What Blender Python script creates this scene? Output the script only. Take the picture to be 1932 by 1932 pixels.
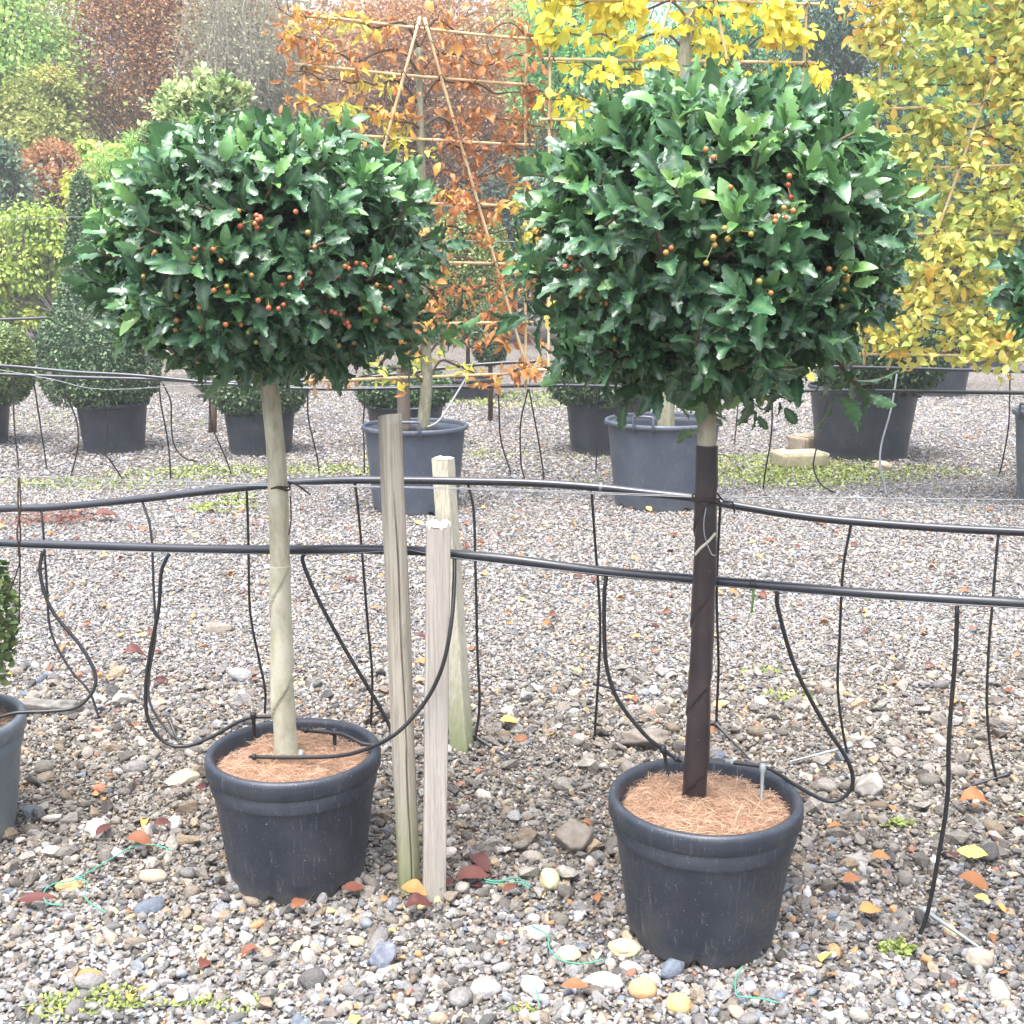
import bpy, math, random
import numpy as np
from math import radians, sin, cos, tan, pi, atan, sqrt

for o in list(bpy.data.objects):
    bpy.data.objects.remove(o, do_unlink=True)
SC = bpy.context.scene
COL = SC.collection
R = np.random.default_rng(11)
random.seed(11)

# ------------------------------------------------------------------ camera
CAM_H, TILT, FPX, HALF = 1.5, radians(11.5), 2300.0, 966.0
cd = bpy.data.cameras.new("camera"); cam = bpy.data.objects.new("camera", cd); COL.objects.link(cam)
cam.location = (0, 0, CAM_H); cam.rotation_euler = (pi/2 - TILT, 0, 0)
cd.angle = 2*atan(HALF/FPX); cd.clip_start = 0.05; cd.clip_end = 500
SC.camera = cam

# ------------------------------------------------------------------ sky, sun, exposure
SUN_EL, SUN_AZ = radians(74), radians(205)       # azimuth measured clockwise from +Y; the sun is up behind the camera, to the left
w = bpy.data.worlds.new("World"); SC.world = w; w.use_nodes = True
nt = w.node_tree; nt.nodes.clear()
wo = nt.nodes.new("ShaderNodeOutputWorld"); bg = nt.nodes.new("ShaderNodeBackground")
sky = nt.nodes.new("ShaderNodeTexSky"); sky.sky_type = 'NISHITA'; sky.sun_disc = False
sky.sun_elevation = SUN_EL; sky.sun_rotation = SUN_AZ
sky.air_density = 1.0; sky.dust_density = 4.0; sky.ozone_density = 1.0
hs = nt.nodes.new("ShaderNodeHueSaturation"); hs.inputs['Saturation'].default_value = 0.55
# an overcast sky is brightest overhead and dimmer low down
gx = nt.nodes.new("ShaderNodeTexCoord"); sx = nt.nodes.new("ShaderNodeSeparateXYZ"); mr = nt.nodes.new("ShaderNodeMapRange")
mr.inputs['From Min'].default_value = 0.0; mr.inputs['From Max'].default_value = 1.0; mr.inputs['To Min'].default_value = 0.42; mr.inputs['To Max'].default_value = 1.7
ml = nt.nodes.new("ShaderNodeVectorMath"); ml.operation = 'SCALE'
nt.links.new(gx.outputs['Generated'], sx.inputs[0]); nt.links.new(sx.outputs[2], mr.inputs['Value'])
nt.links.new(sky.outputs[0], hs.inputs['Color']); nt.links.new(hs.outputs[0], ml.inputs[0]); nt.links.new(mr.outputs[0], ml.inputs['Scale'])
nt.links.new(ml.outputs[0], bg.inputs['Color'])
bg.inputs['Strength'].default_value = 0.15
nt.links.new(bg.outputs[0], wo.inputs['Surface'])
sd = bpy.data.lights.new("sun", 'SUN'); so = bpy.data.objects.new("sun", sd); COL.objects.link(so)
sd.energy = 1.3; sd.angle = radians(35); sd.color = (1.0, 0.985, 0.97)
so.rotation_euler = (pi/2 - SUN_EL, 0, pi - SUN_AZ)
so.location = (-4, -6, 12)
SC.view_settings.view_transform = 'Standard'; SC.view_settings.look = 'None'
SC.view_settings.gamma = 1.0; SC.view_settings.use_curve_mapping = False
SC.view_settings.exposure = 1.98
SC.cycles.max_bounces = 6; SC.cycles.transparent_max_bounces = 4
SC.cycles.volume_bounces = 0

# ------------------------------------------------------------------ pixel helpers (1932-px photo coordinates)
def ray(px, py):
    x = (px-HALF)/FPX; y = (HALF-py)/FPX
    return np.array([x, cos(TILT)+y*sin(TILT), -sin(TILT)+y*cos(TILT)])
def at(px, py, Y):
    d = ray(px, py); return np.array([0, 0, CAM_H]) + d*(Y/d[1])
def gnd(px, py, z=0.0):
    d = ray(px, py); return np.array([0, 0, CAM_H]) + d*((z-CAM_H)/d[2])

# ------------------------------------------------------------------ object helpers
def link(o): COL.objects.link(o); return o
def thing(name, label, cat, loc, group=None):
    o = link(bpy.data.objects.new(name, None)); o.location = [float(v) for v in loc]
    o.empty_display_size = 0.1
    o['label'] = label; o['category'] = cat
    if group: o['group'] = group
    return o
def tag(o, label, cat, group=None):
    o['label'] = label; o['category'] = cat
    if group: o['group'] = group
    return o

class MB:
    """Collects vertices and faces (world coordinates) and links them as ONE mesh object."""
    def __init__(s): s.v=[]; s.f=[]; s.n=0; s.at={}; s.flat=False
    def add(s, V, F, **attrs):
        V=np.asarray(V,float).reshape(-1,3)
        for k in attrs:
            if k not in s.at: s.at[k]=[np.zeros(s.n)] if s.n else []
        for k in s.at:
            a=attrs.get(k,0.0)
            s.at[k].append(np.broadcast_to(np.asarray(a,float),(len(V),)).copy())
        s.v.append(V)
        for fa in (F if isinstance(F,(list,tuple)) else [F]):
            fa=np.asarray(fa,int)
            if fa.size: s.f.append(fa+s.n)
        s.n+=len(V); return s
    def tube(s, pts, r, sides=8, cap=True, **attrs):
        P=np.asarray(pts,float); n=len(P)
        r=np.broadcast_to(np.asarray(r,float),(n,))
        T=np.gradient(P,axis=0); T/=np.linalg.norm(T,axis=1)[:,None]+1e-12
        ref=np.array([0,0,1.0]) if abs(T[0][2])<.9 else np.array([1.0,0,0])
        N=np.zeros_like(P); u=np.cross(T[0],ref); u/=np.linalg.norm(u)
        for i in range(n):
            u=u-T[i]*u.dot(T[i]); u/=np.linalg.norm(u)+1e-12; N[i]=u
        B=np.cross(T,N)
        a=np.linspace(0,2*pi,sides,endpoint=False)
        V=P[:,None]+r[:,None,None]*(np.cos(a)[None,:,None]*N[:,None]+np.sin(a)[None,:,None]*B[:,None])
        V=V.reshape(-1,3)
        i=np.arange(n-1)[:,None]*sides; j=np.arange(sides)[None]; k=(j+1)%sides
        F=np.stack([i+j,i+k,i+sides+k,i+sides+j],-1).reshape(-1,4)
        fs=[F]
        if cap:
            fs.append(np.arange(sides)[::-1][None]); fs.append((np.arange(sides)+(n-1)*sides)[None])
        return s.add(V,fs,**attrs)
    def lathe(s, prof, seg=48, c=(0,0), **attrs):
        prof=np.asarray(prof,float); n=len(prof)
        a=np.linspace(0,2*pi,seg,endpoint=False)
        V=np.stack([c[0]+prof[:,None,0]*np.cos(a), c[1]+prof[:,None,0]*np.sin(a), np.repeat(prof[:,1:2],seg,1)],-1).reshape(-1,3)
        i=np.arange(n-1)[:,None]*seg; j=np.arange(seg)[None]; k=(j+1)%seg
        F=np.stack([i+j,i+k,i+seg+k,i+seg+j],-1).reshape(-1,4)
        return s.add(V,[F],**attrs)
    def build(s, name, mat, parent=None, smooth=True, loc=None):
        V=np.concatenate(s.v) if s.v else np.zeros((0,3))
        org=np.zeros(3)
        if parent is not None:
            p=parent
            while p is not None: org=org+np.array(p.location); p=p.parent
        if loc is not None: org=np.asarray(loc,float)
        V=V-org
        me=bpy.data.meshes.new(name)
        me.vertices.add(len(V)); me.vertices.foreach_set("co",V.astype(np.float32).ravel())
        loops=np.concatenate([f.ravel() for f in s.f]); tot=np.concatenate([np.full(len(f),f.shape[1]) for f in s.f])
        st=np.concatenate([[0],np.cumsum(tot)[:-1]])
        me.loops.add(len(loops)); me.loops.foreach_set("vertex_index",loops.astype(np.int32))
        me.polygons.add(len(tot)); me.polygons.foreach_set("loop_start",st.astype(np.int32)); me.polygons.foreach_set("loop_total",tot.astype(np.int32))
        me.polygons.foreach_set("use_smooth",np.full(len(tot),smooth))
        for k,a in s.at.items():
            at_=me.attributes.new(k,'FLOAT','POINT'); at_.data.foreach_set("value",np.concatenate(a).astype(np.float32))
        me.update(calc_edges=True); me.validate()
        me.materials.append(mat)
        o=link(bpy.data.objects.new(name,me))
        if parent is not None: o.parent=parent
        elif loc is not None: o.location=[float(x) for x in loc]
        return o

def smooth(pts, n=8):
    P=np.asarray(pts,float)
    if len(P)<3: return np.linspace(P[0],P[-1],n)
    Q=np.vstack([2*P[0]-P[1],P,2*P[-1]-P[-2]]); out=[]
    for i in range(1,len(Q)-2):
        p0,p1,p2,p3=Q[i-1:i+3]
        for t in np.linspace(0,1,n,endpoint=False):
            out.append(.5*((2*p1)+(-p0+p2)*t+(2*p0-5*p1+4*p2-p3)*t*t+(-p0+3*p1-3*p2+p3)*t**3))
    out.append(P[-1]); return np.array(out)

def wob(P, seed=0, f=1.0):
    """cheap smooth pseudo noise in -1..1"""
    P=np.asarray(P,float); r=np.random.default_rng(seed); out=np.zeros(P.shape[:-1])
    for k in range(6):
        d=r.normal(size=3); d/=np.linalg.norm(d); out+=np.sin(P@d*f*(1+.55*k)+r.uniform(0,6.28))/(1+.35*k)
    return out/2.6

def unit(V): return V/(np.linalg.norm(V,axis=-1,keepdims=True)+1e-12)

def scatter(mb, tpl, P, D, N, S, **attrs):
    """place copies of a leaf template (length +Y, width X, normal Z) at P, axis D, normal hint N, length S"""
    V,Fs=tpl[0],tpl[1]; m=len(P); k=len(V)
    D=unit(D); X=unit(np.cross(D,N)); Z=np.cross(X,D)
    S=np.broadcast_to(np.asarray(S,float),(m,))
    W=P[:,None]+S[:,None,None]*(V[None,:,0:1]*X[:,None]+V[None,:,1:2]*D[:,None]+V[None,:,2:3]*Z[:,None])
    off=(np.arange(m)*k)
    F=[(f[None]+off[:,None,None]).reshape(-1,f.shape[1]) for f in Fs]
    a={kk:np.repeat(np.broadcast_to(np.asarray(vv,float),(m,)),k) for kk,vv in attrs.items()}
    if len(tpl)>2:
        for kk,vv in tpl[2].items(): a[kk]=np.tile(vv,m)
    mb.add(W.reshape(-1,3),F,**a)

# ------------------------------------------------------------------ materials
class NT:
    def __init__(s,name):
        s.m=bpy.data.materials.new(name); s.m.use_nodes=True; s.t=s.m.node_tree
        s.b=s.t.nodes["Principled BSDF"]; s.o=s.t.nodes["Material Output"]
    def n(s,typ,**kw):
        nd=s.t.nodes.new(typ)
        for k,v in kw.items(): setattr(nd,k,v)
        return nd
    def l(s,a,b): s.t.links.new(a,b)
    def attr(s,name,inst=False):
        nd=s.n("ShaderNodeAttribute"); nd.attribute_name=name
        if inst: nd.attribute_type='INSTANCER'
        return nd
    def ramp(s,fac,stops,interp='LINEAR'):
        r=s.n("ShaderNodeValToRGB"); cr=r.color_ramp; cr.interpolation=interp
        while len(cr.elements)<len(stops): cr.elements.new(.5)
        for e,(p,c) in zip(cr.elements,stops): e.position=p; e.color=(*c,1) if len(c)==3 else c
        if fac is not None: s.l(fac,r.inputs[0])
        return r.outputs[0]
    def coord(s,kind='Object'): return s.n("ShaderNodeTexCoord").outputs[kind]
    def mapping(s,vec,scale=(1,1,1)):
        m=s.n("ShaderNodeMapping"); m.inputs['Scale'].default_value=scale; s.l(vec,m.inputs[0]); return m.outputs[0]
    def noise(s,vec,scale,detail=4,rough=.6,out=0):
        nd=s.n("ShaderNodeTexNoise"); nd.inputs['Scale'].default_value=scale; nd.inputs['Detail'].default_value=detail; nd.inputs['Roughness'].default_value=rough
        if vec is not None: s.l(vec,nd.inputs['Vector'])
        return nd.outputs[out]
    def mix(s,fac,a,b,mode='MIX'):
        nd=s.n("ShaderNodeMix"); nd.data_type='RGBA'; nd.blend_type=mode
        for sock,v in ((nd.inputs[0],fac),(nd.inputs[6],a),(nd.inputs[7],b)):
            if hasattr(v,'is_linked') or hasattr(v,'links'): s.l(v,sock)
            elif isinstance(v,tuple): sock.default_value=(*v,1)
            else: sock.default_value=v
        return nd.outputs[2]
    def math(s,op,a,b=None):
        nd=s.n("ShaderNodeMath",operation=op)
        for i,v in enumerate((a,b)):
            if v is None: continue
            if hasattr(v,'links'): s.l(v,nd.inputs[i])
            else: nd.inputs[i].default_value=v
        return nd.outputs[0]
    def bump(s,h,strength=.3,dist=.01):
        b=s.n("ShaderNodeBump"); b.inputs['Strength'].default_value=strength; b.inputs['Distance'].default_value=dist
        s.l(h,b.inputs['Height']); s.l(b.outputs[0],s.b.inputs['Normal']); return b
    def set(s,color=None,rough=None,spec=None,**kw):
        if color is not None:
            if hasattr(color,'links'): s.l(color,s.b.inputs['Base Color'])
            else: s.b.inputs['Base Color'].default_value=(*color,1)
        if rough is not None:
            if hasattr(rough,'links'): s.l(rough,s.b.inputs['Roughness'])
            else: s.b.inputs['Roughness'].default_value=rough
        if spec is not None: s.b.inputs['Specular IOR Level'].default_value=spec
        for k,v in kw.items(): s.b.inputs[k].default_value=v
        return s.m

def leaf_mat(name, stops, rough=.5, trans=.25, spec=.4):
    t=NT(name); c=t.ramp(t.attr('tint').outputs['Fac'],stops)
    t.set(c,rough,spec)
    if trans>0:
        tr=t.n("ShaderNodeBsdfTranslucent"); t.l(t.mix(.35,c,(.45,.5,.05),'MIX') if False else c,tr.inputs[0])
        mx=t.n("ShaderNodeMixShader"); mx.inputs[0].default_value=trans
        t.l(t.b.outputs[0],mx.inputs[1]); t.l(tr.outputs[0],mx.inputs[2]); t.l(mx.outputs[0],t.o.inputs[0])
    return t.m

def plain(name,col,rough=.5,spec=.5,var=.25,scale=30,bump=0.0,bscale=60):
    t=NT(name); co=t.coord()
    c=t.mix(t.noise(co,scale),tuple(x*(1-var) for x in col),tuple(min(1,x*(1+var)) for x in col))
    t.set(c,rough,spec)
    if bump: t.bump(t.noise(co,bscale,6),bump,.004)
    return t.m

def bark_mat(name,c1,c2,c3,scale=1.0):
    t=NT(name); co=t.coord(); m=t.mapping(co,(18*scale,18*scale,5*scale))
    n=t.noise(m,2.2,6,.65)
    c=t.ramp(n,[(.28,c1),(.5,c2),(.72,c3)]); t.set(c,.8,.2); t.bump(t.noise(t.mapping(co,(60*scale,60*scale,10*scale)),2,6),.35,.004)
    return t.m

def plastic_mat(name,col,dust=(.30,.29,.27),amount=.35):
    t=NT(name); co=t.coord()
    n1=t.noise(co,7,5,.6); n2=t.noise(co,90,3,.7); sp=t.noise(co,260,2,.5)
    base=t.mix(n1,tuple(x*.82 for x in col),tuple(x*1.2 for x in col))
    scr=t.noise(t.mapping(co,(40,40,3)),3,5,.7)
    f=t.math('MULTIPLY',t.ramp(n1,[(.48,(0,0,0)),(.8,(1,1,1))]),amount)
    base=t.mix(f,base,dust)
    f2=t.math('MULTIPLY',t.ramp(scr,[(.58,(0,0,0)),(.74,(1,1,1))]),.34)
    base=t.mix(f2,base,dust)
    f3=t.ramp(sp,[(.715,(0,0,0)),(.74,(1,1,1))])
    base=t.mix(t.math('MULTIPLY',f3,.6),base,(.5,.5,.48))
    sz=t.n("ShaderNodeSeparateXYZ"); t.l(co,sz.inputs[0])
    mud=t.math('ADD',sz.outputs[2],t.math('MULTIPLY',t.noise(co,16,5,.7),.11))
    base=t.mix(t.math('MULTIPLY',t.ramp(mud,[(.045,(1,1,1)),(.115,(0,0,0))]),.32),base,(.20,.185,.16))
    t.set(base,t.ramp(n2,[(.3,(.36,)*3),(.7,(.56,)*3)]),.5)
    t.bump(t.noise(co,150,3),.06,.003)
    return t.m

def wood_mat(name,c1,c2,c3,green=.0,gz=.25):
    t=NT(name); co=t.coord(); s=t.n("ShaderNodeSeparateXYZ"); t.l(co,s.inputs[0])
    g=t.noise(t.mapping(co,(110,110,3.0)),1.5,7,.7); big=t.noise(t.mapping(co,(14,14,2.5)),1.2,3)
    c=t.ramp(g,[(.28,c1),(.5,c2),(.74,c3)])
    st=t.ramp(t.noise(t.mapping(co,(60,60,6)),1.3,4,.7),[(.55,(0,0,0)),(.70,(1,1,1))])
    c=t.mix(t.math('MULTIPLY',big,.5),c,tuple(x*.55 for x in c2)); c=t.mix(t.math('MULTIPLY',st,.45),c,tuple(x*.38 for x in c2))
    gf=t.ramp(t.math('ADD',s.outputs[2],t.math('MULTIPLY',t.noise(t.mapping(co,(30,30,5)),1.6,4),.3)),[(.12,(1,1,1)),(.12+gz,(.0,.0,.0))])
    c=t.mix(t.math('MULTIPLY',gf,green),c,(.13,.17,.05))
    # end grain: pale where the face looks up
    t.set(c,.85,.15); t.bump(t.noise(t.mapping(co,(160,160,4)),1.5,6),.5,.004)
    return t.m

# ------------------------------------------------------------------ shared materials
M={}
M['pot_dark']=plastic_mat('dark_pot_plastic',(.019,.0245,.036),amount=.10)
M['pot_grey']=plastic_mat('grey_blue_pot_plastic',(.054,.066,.090),amount=.12)
M['pot_dusty']=plastic_mat('dusty_pot_plastic',(.105,.125,.145),amount=.5)
M['pipe']=plain('black_pipe_plastic',(.022,.025,.032),.32,.55,.35,9)
M['hose']=plain('black_hose_plastic',(.014,.015,.017),.42,.5,.3,20)
M['hose_grey']=plain('grey_hose_plastic',(.12,.13,.14),.45,.5,.2,20)
M['clip_clear']=plain('clear_grey_plastic',(.22,.25,.25),.3,.5,.2,60)
M['wire']=plain('galvanised_wire',(.17,.185,.20),.38,.6,.2,40)
M['rust_wire']=plain('rusty_wire',(.05,.028,.022),.7,.3,.4,60)
M['twine']=plain('green_twine',(.05,.24,.17),.6,.3,.25,50)
M['soil']=plain('soil',(.07,.05,.035),.95,.1,.4,60,.6)
M['bamboo']=bark_mat('bamboo',(.38,.26,.13),(.56,.42,.24),(.66,.52,.32),.6)
M['twig']=bark_mat('twig_bark',(.06,.04,.03),(.11,.075,.05),(.17,.12,.085),3)
M['bark_grey']=bark_mat('grey_green_bark',(.13,.13,.085),(.22,.215,.15),(.32,.31,.23),1.5)
M['bark_dark']=bark_mat('dark_bark',(.03,.026,.022),(.055,.047,.038),(.09,.08,.065),.5)
M['bark_pale']=bark_mat('pale_bark',(.20,.19,.15),(.30,.28,.22),(.40,.37,.30),.8)
M['rope']=plain('pale_cord',(.30,.31,.31),.7,.3,.15,80)

# ------------------------------------------------------------------ ground
def ground_material():
    t=NT('gravel_ground'); co=t.coord('Object')
    v=t.n("ShaderNodeTexVoronoi"); v.inputs['Scale'].default_value=48; t.l(co,v.inputs['Vector'])
    sx=t.n("ShaderNodeSeparateColor"); t.l(v.outputs['Color'],sx.inputs[0])
    stone=t.ramp(sx.outputs[0],[(0,(.09,.085,.08)),(.3,(.17,.165,.16)),(.6,(.34,.325,.31)),(.82,(.48,.45,.42)),(.93,(.44,.31,.17)),(1,(.30,.16,.10))])
    big=t.noise(co,.7,4); stone=t.mix(t.ramp(big,[(.4,(0,0,0)),(.62,(1,1,1))]),stone,t.mix(.5,stone,(.13,.12,.105)))
    gap=t.ramp(v.outputs['Distance'],[(.0,(1,1,1)),(.75,(.25,.24,.23))])
    c=t.mix(1.0,stone,gap,'MULTIPLY')
    t.set(c,.85,.2)
    h=t.math('SUBTRACT',1.0,v.outputs['Distance']); t.bump(h,.9,.02)
    return t.m
def build_ground():
    mb=MB()
    mb.add([(-110,-35,0),(110,-35,0),(110,110,0),(-110,110,0)],[[[0,1,2,3]]])
    o=mb.build('ground',ground_material(),smooth=False); o['kind']='structure'
build_ground()

# -------------------------------------------------- loose gravel stones (uncountable: one object, instanced)
def hull_stone(seed, n, squash, jag):
    import bmesh
    r=np.random.default_rng(seed); bm=bmesh.new()
    P=unit(r.normal(size=(n,3)))*r.uniform(1-jag,1,(n,1))*np.array([1,r.uniform(.62,.95),squash])*.5
    for p in P: bm.verts.new(p)
    bmesh.ops.convex_hull(bm,input=bm.verts)
    loose=[v for v in bm.verts if not v.link_faces]
    bmesh.ops.delete(bm,geom=loose,context='VERTS')
    return bm
def round_stone(seed, squash):
    import bmesh
    bm=bmesh.new(); bmesh.ops.create_icosphere(bm,subdivisions=2,radius=.5)
    r=np.random.default_rng(seed); sy=r.uniform(.6,.9)
    for v in bm.verts:
        p=np.array(v.co); d=1+.22*wob(p*2,seed,2.6)
        v.co=(p[0]*d,p[1]*d*sy,p[2]*d*squash)
    return bm
def stone_material():
    t=NT('gravel_stone'); a=t.attr('tone',True)
    co=t.coord('Object'); n=t.noise(co,5,5,.7)
    c=t.mix(t.ramp(n,[(.3,(0,0,0)),(.7,(1,1,1))]),t.mix(1.0,a.outputs['Color'],(.72,.70,.68),'MULTIPLY'),t.mix(1.0,a.outputs['Color'],(1.22,1.2,1.18),'MULTIPLY'))
    t.set(c,.8,.25); t.bump(t.noise(co,9,4),.35,.05)
    return t.m

PAL=np.array([(.085,.08,.076),(.14,.132,.124),(.19,.18,.168),(.24,.23,.215),(.29,.275,.26),(.36,.345,.33),(.46,.44,.42),(.60,.57,.54),   # greys
              (.20,.165,.13),(.33,.27,.20),(.50,.40,.26),(.58,.46,.25),(.42,.23,.11),(.36,.17,.11),(.36,.30,.28),(.15,.175,.21),(.26,.275,.295)])
def tones(n, wts):
    w_=np.array(wts,float); w_/=w_.sum()
    c=PAL[R.choice(len(PAL),n,p=w_)]; return np.clip(c*R.uniform(.68,1.08,(n,1))*np.array([.97,1,1.045]),.02,.8)
W_NEAR=[3,9,14,15,13,9.5,5,2.2, 4,4,2.2,1.3,.9,.6,2.2,3,3.5]
W_DARK=[5,14,19,16,10,5,2.2,.8, 9,5,.9,.3,.4,.3,1.2,2,1.2]
W_FAR=[1.5,6,14,20,19,13,6,1.8, 3,4,1.8,.8,.6,.4,2.2,2,3]

def build_gravel():
    kinds=bpy.data.collections.new('stone_kinds')
    sm=stone_material()
    for i in range(14):
        bm=hull_stone(100+i,13+i%4*3,[.55,.7,.6,.8][i%4],.28) if i<9 else round_stone(200+i,[.55,.65,.75][i%3])
        me=bpy.data.meshes.new('stone'); bm.to_mesh(me); bm.free(); me.materials.append(sm)
        if i>=9: me.polygons.foreach_set('use_smooth',[True]*len(me.polygons))
        kinds.objects.link(bpy.data.objects.new('stone_%02d'%i,me))
    P=[];S=[];K=[];T=[]
    def zone(y0,y1,dens,mean,sig,wmix,marg,zoff=0.0,kround=.3,cap=.06):
        area=(.5*(y1*y1-y0*y0)*2*.46+2*marg*(y1-y0)); n=int(area*dens)
        # uniform in the wedge
        y=np.sqrt(R.uniform(y0*y0,y1*y1,n)) if marg<.1 else R.uniform(y0,y1,int(n*1.35))
        hw=.46*y+marg
        if marg>=.1:
            keep=R.uniform(0,1,len(y))<hw/hw.max(); y=y[keep]; hw=hw[keep]
        x=R.uniform(-1,1,len(y))*hw; m=len(y)
        s=np.clip(np.exp(R.normal(np.log(mean),sig,m)),.006,cap)
        P.append(np.stack([x,y,s*.12+zoff+R.uniform(0,.006,m)],-1)); S.append(s)
        K.append(np.where(R.uniform(size=m)<kround,R.integers(9,14,m),R.integers(0,9,m)))
        xy=np.stack([x,y,0*x],-1)
        big=wob(xy,5,1.3)
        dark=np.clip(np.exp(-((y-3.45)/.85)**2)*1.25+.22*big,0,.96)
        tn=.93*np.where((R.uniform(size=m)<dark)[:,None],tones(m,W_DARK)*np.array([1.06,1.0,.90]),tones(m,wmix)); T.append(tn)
    zone(1.9,2.7,10500,.0132,.44,W_NEAR,.35,kround=.2,cap=.042)
    zone(2.7,4.2,11500,.0118,.42,W_NEAR,.35,kround=.15)
    zone(4.2,5.4,9500,.0112,.38,W_FAR,.4,kround=.2)
    zone(2.0,3.0,85,.036,.28,W_NEAR,.35,.004,.45,.058)
    zone(2.7,4.4,170,.042,.32,W_DARK,.35,.004,.1,.085)
    zone(5.4,8.5,5600,.0130,.34,W_FAR,.5)
    zone(8.5,14.5,1500,.0185,.33,W_FAR,.6)
    P=np.concatenate(P);S=np.concatenate(S);K=np.concatenate(K);T=np.concatenate(T); n=len(P)
    me=bpy.data.meshes.new('gravel'); me.vertices.add(n); me.vertices.foreach_set('co',P.astype(np.float32).ravel())
    rot=np.stack([R.normal(0,.35,n),R.normal(0,.35,n),R.uniform(0,6.28,n)],-1)
    scl=S[:,None]*np.stack([R.uniform(.85,1.3,n),R.uniform(.85,1.2,n),R.uniform(.8,1.15,n)],-1)
    for nm,typ,arr,f in (('rot','FLOAT_VECTOR',rot,'vector'),('scl','FLOAT_VECTOR',scl,'vector'),('kind_id','INT',K,'value'),('tone','FLOAT_COLOR',np.hstack([T,np.ones((n,1))]),'color')):
        a=me.attributes.new(nm,typ,'POINT'); a.data.foreach_set(f,np.asarray(arr,np.int32 if typ=='INT' else np.float32).ravel())
    me.update()
    o=link(bpy.data.objects.new('gravel',me)); o['kind']='stuff'
    ng=bpy.data.node_groups.new('spread_gravel','GeometryNodeTree')
    ng.interface.new_socket('Geometry',in_out='INPUT',socket_type='NodeSocketGeometry'); ng.interface.new_socket('Geometry',in_out='OUTPUT',socket_type='NodeSocketGeometry')
    gi=ng.nodes.new('NodeGroupInput'); go=ng.nodes.new('NodeGroupOutput'); ip=ng.nodes.new('GeometryNodeInstanceOnPoints')
    ci=ng.nodes.new('GeometryNodeCollectionInfo'); ci.inputs['Collection'].default_value=kinds
    ci.inputs['Separate Children'].default_value=True; ci.inputs['Reset Children'].default_value=True
    def na(name,typ):
        d=ng.nodes.new('GeometryNodeInputNamedAttribute'); d.data_type=typ; d.inputs['Name'].default_value=name
        return [s_ for s_ in d.outputs if s_.enabled and s_.name=='Attribute'][0]
    ip.inputs['Pick Instance'].default_value=True
    L=ng.links.new
    L(gi.outputs[0],ip.inputs['Points']); L(ci.outputs[0],ip.inputs['Instance']); L(na('kind_id','INT'),ip.inputs['Instance Index'])
    L(na('rot','FLOAT_VECTOR'),ip.inputs['Rotation']); L(na('scl','FLOAT_VECTOR'),ip.inputs['Scale']); L(ip.outputs[0],go.inputs[0])
    md=o.modifiers.new('spread','NODES'); md.node_group=ng
    print('stones',n)
build_gravel()

# -------------------------------------------------- moss, weeds and leaf litter
LEAF_OVAL=(np.array([(0,0,0),(-.2,.25,.05),(.2,.25,.05),(-.27,.5,.07),(.27,.5,.07),(-.16,.78,.02),(.16,.78,.02),(0,1,-.08),(0,.3,0),(0,.6,.0)],float),
           [np.array([(0,8,1),(0,2,8),(5,9,7),(9,6,7)]),np.array([(1,8,9,3),(8,2,4,9),(3,9,5,5),(9,4,6,6)][:2]),np.array([(3,9,5),(9,4,6)])])
def curled(tw=.35,fold=.25,seed=0,n=7,wd=.30):
    """a curled dry leaf: folded along the midrib, rolled along its length"""
    V=[];r=np.random.default_rng(seed)
    if n>=7:        # broad leaf: five columns so the blade is rounded, not roof-shaped
        n+=2
        for i in range(n):
            t=i/(n-1); wv=wd*max(.015,sin(pi*min(1,t*1.01)**.9)**.8); z=tw*sin(pi*t*1.15+.2)*.6+r.normal()*.012
            for q in (-1,-.5,0,.5,1): V.append((wv*q,t,z+fold*wv*abs(q)**1.7+.02*sin(q*5+t*9+seed)+r.normal()*.010))
        F=[(i*5+j,i*5+j+1,i*5+j+6,i*5+j+5) for i in range(n-1) for j in range(4)]
        return (np.array(V),[np.array(F)])
    for i in range(n):
        t=i/(n-1); wv=wd*max(.02,sin(pi*min(1,t*1.02))**.8)*(1-.25*t); z=tw*sin(pi*t)+r.normal()*.015
        V+=[(-wv,t,z+fold*wv+r.normal()*.02),(0,t,z),(wv,t,z+fold*wv+r.normal()*.02)]
    F=[]
    for i in range(n-1):
        a=i*3; F+=[(a,a+1,a+4,a+3),(a+1,a+2,a+5,a+4)]
    return (np.array(V),[np.array(F)])
M['litter']=leaf_mat('dry_leaf',[(0,(.075,.024,.024)),(.2,(.13,.045,.032)),(.4,(.26,.11,.045)),(.6,(.38,.19,.07)),(.8,(.50,.34,.10)),(1,(.64,.56,.13))],.6,.15,.3)
M['moss']=leaf_mat('moss_and_seedlings',[(0,(.10,.135,.035)),(.5,(.21,.26,.07)),(1,(.34,.39,.12))],.7,.2,.2)

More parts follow.
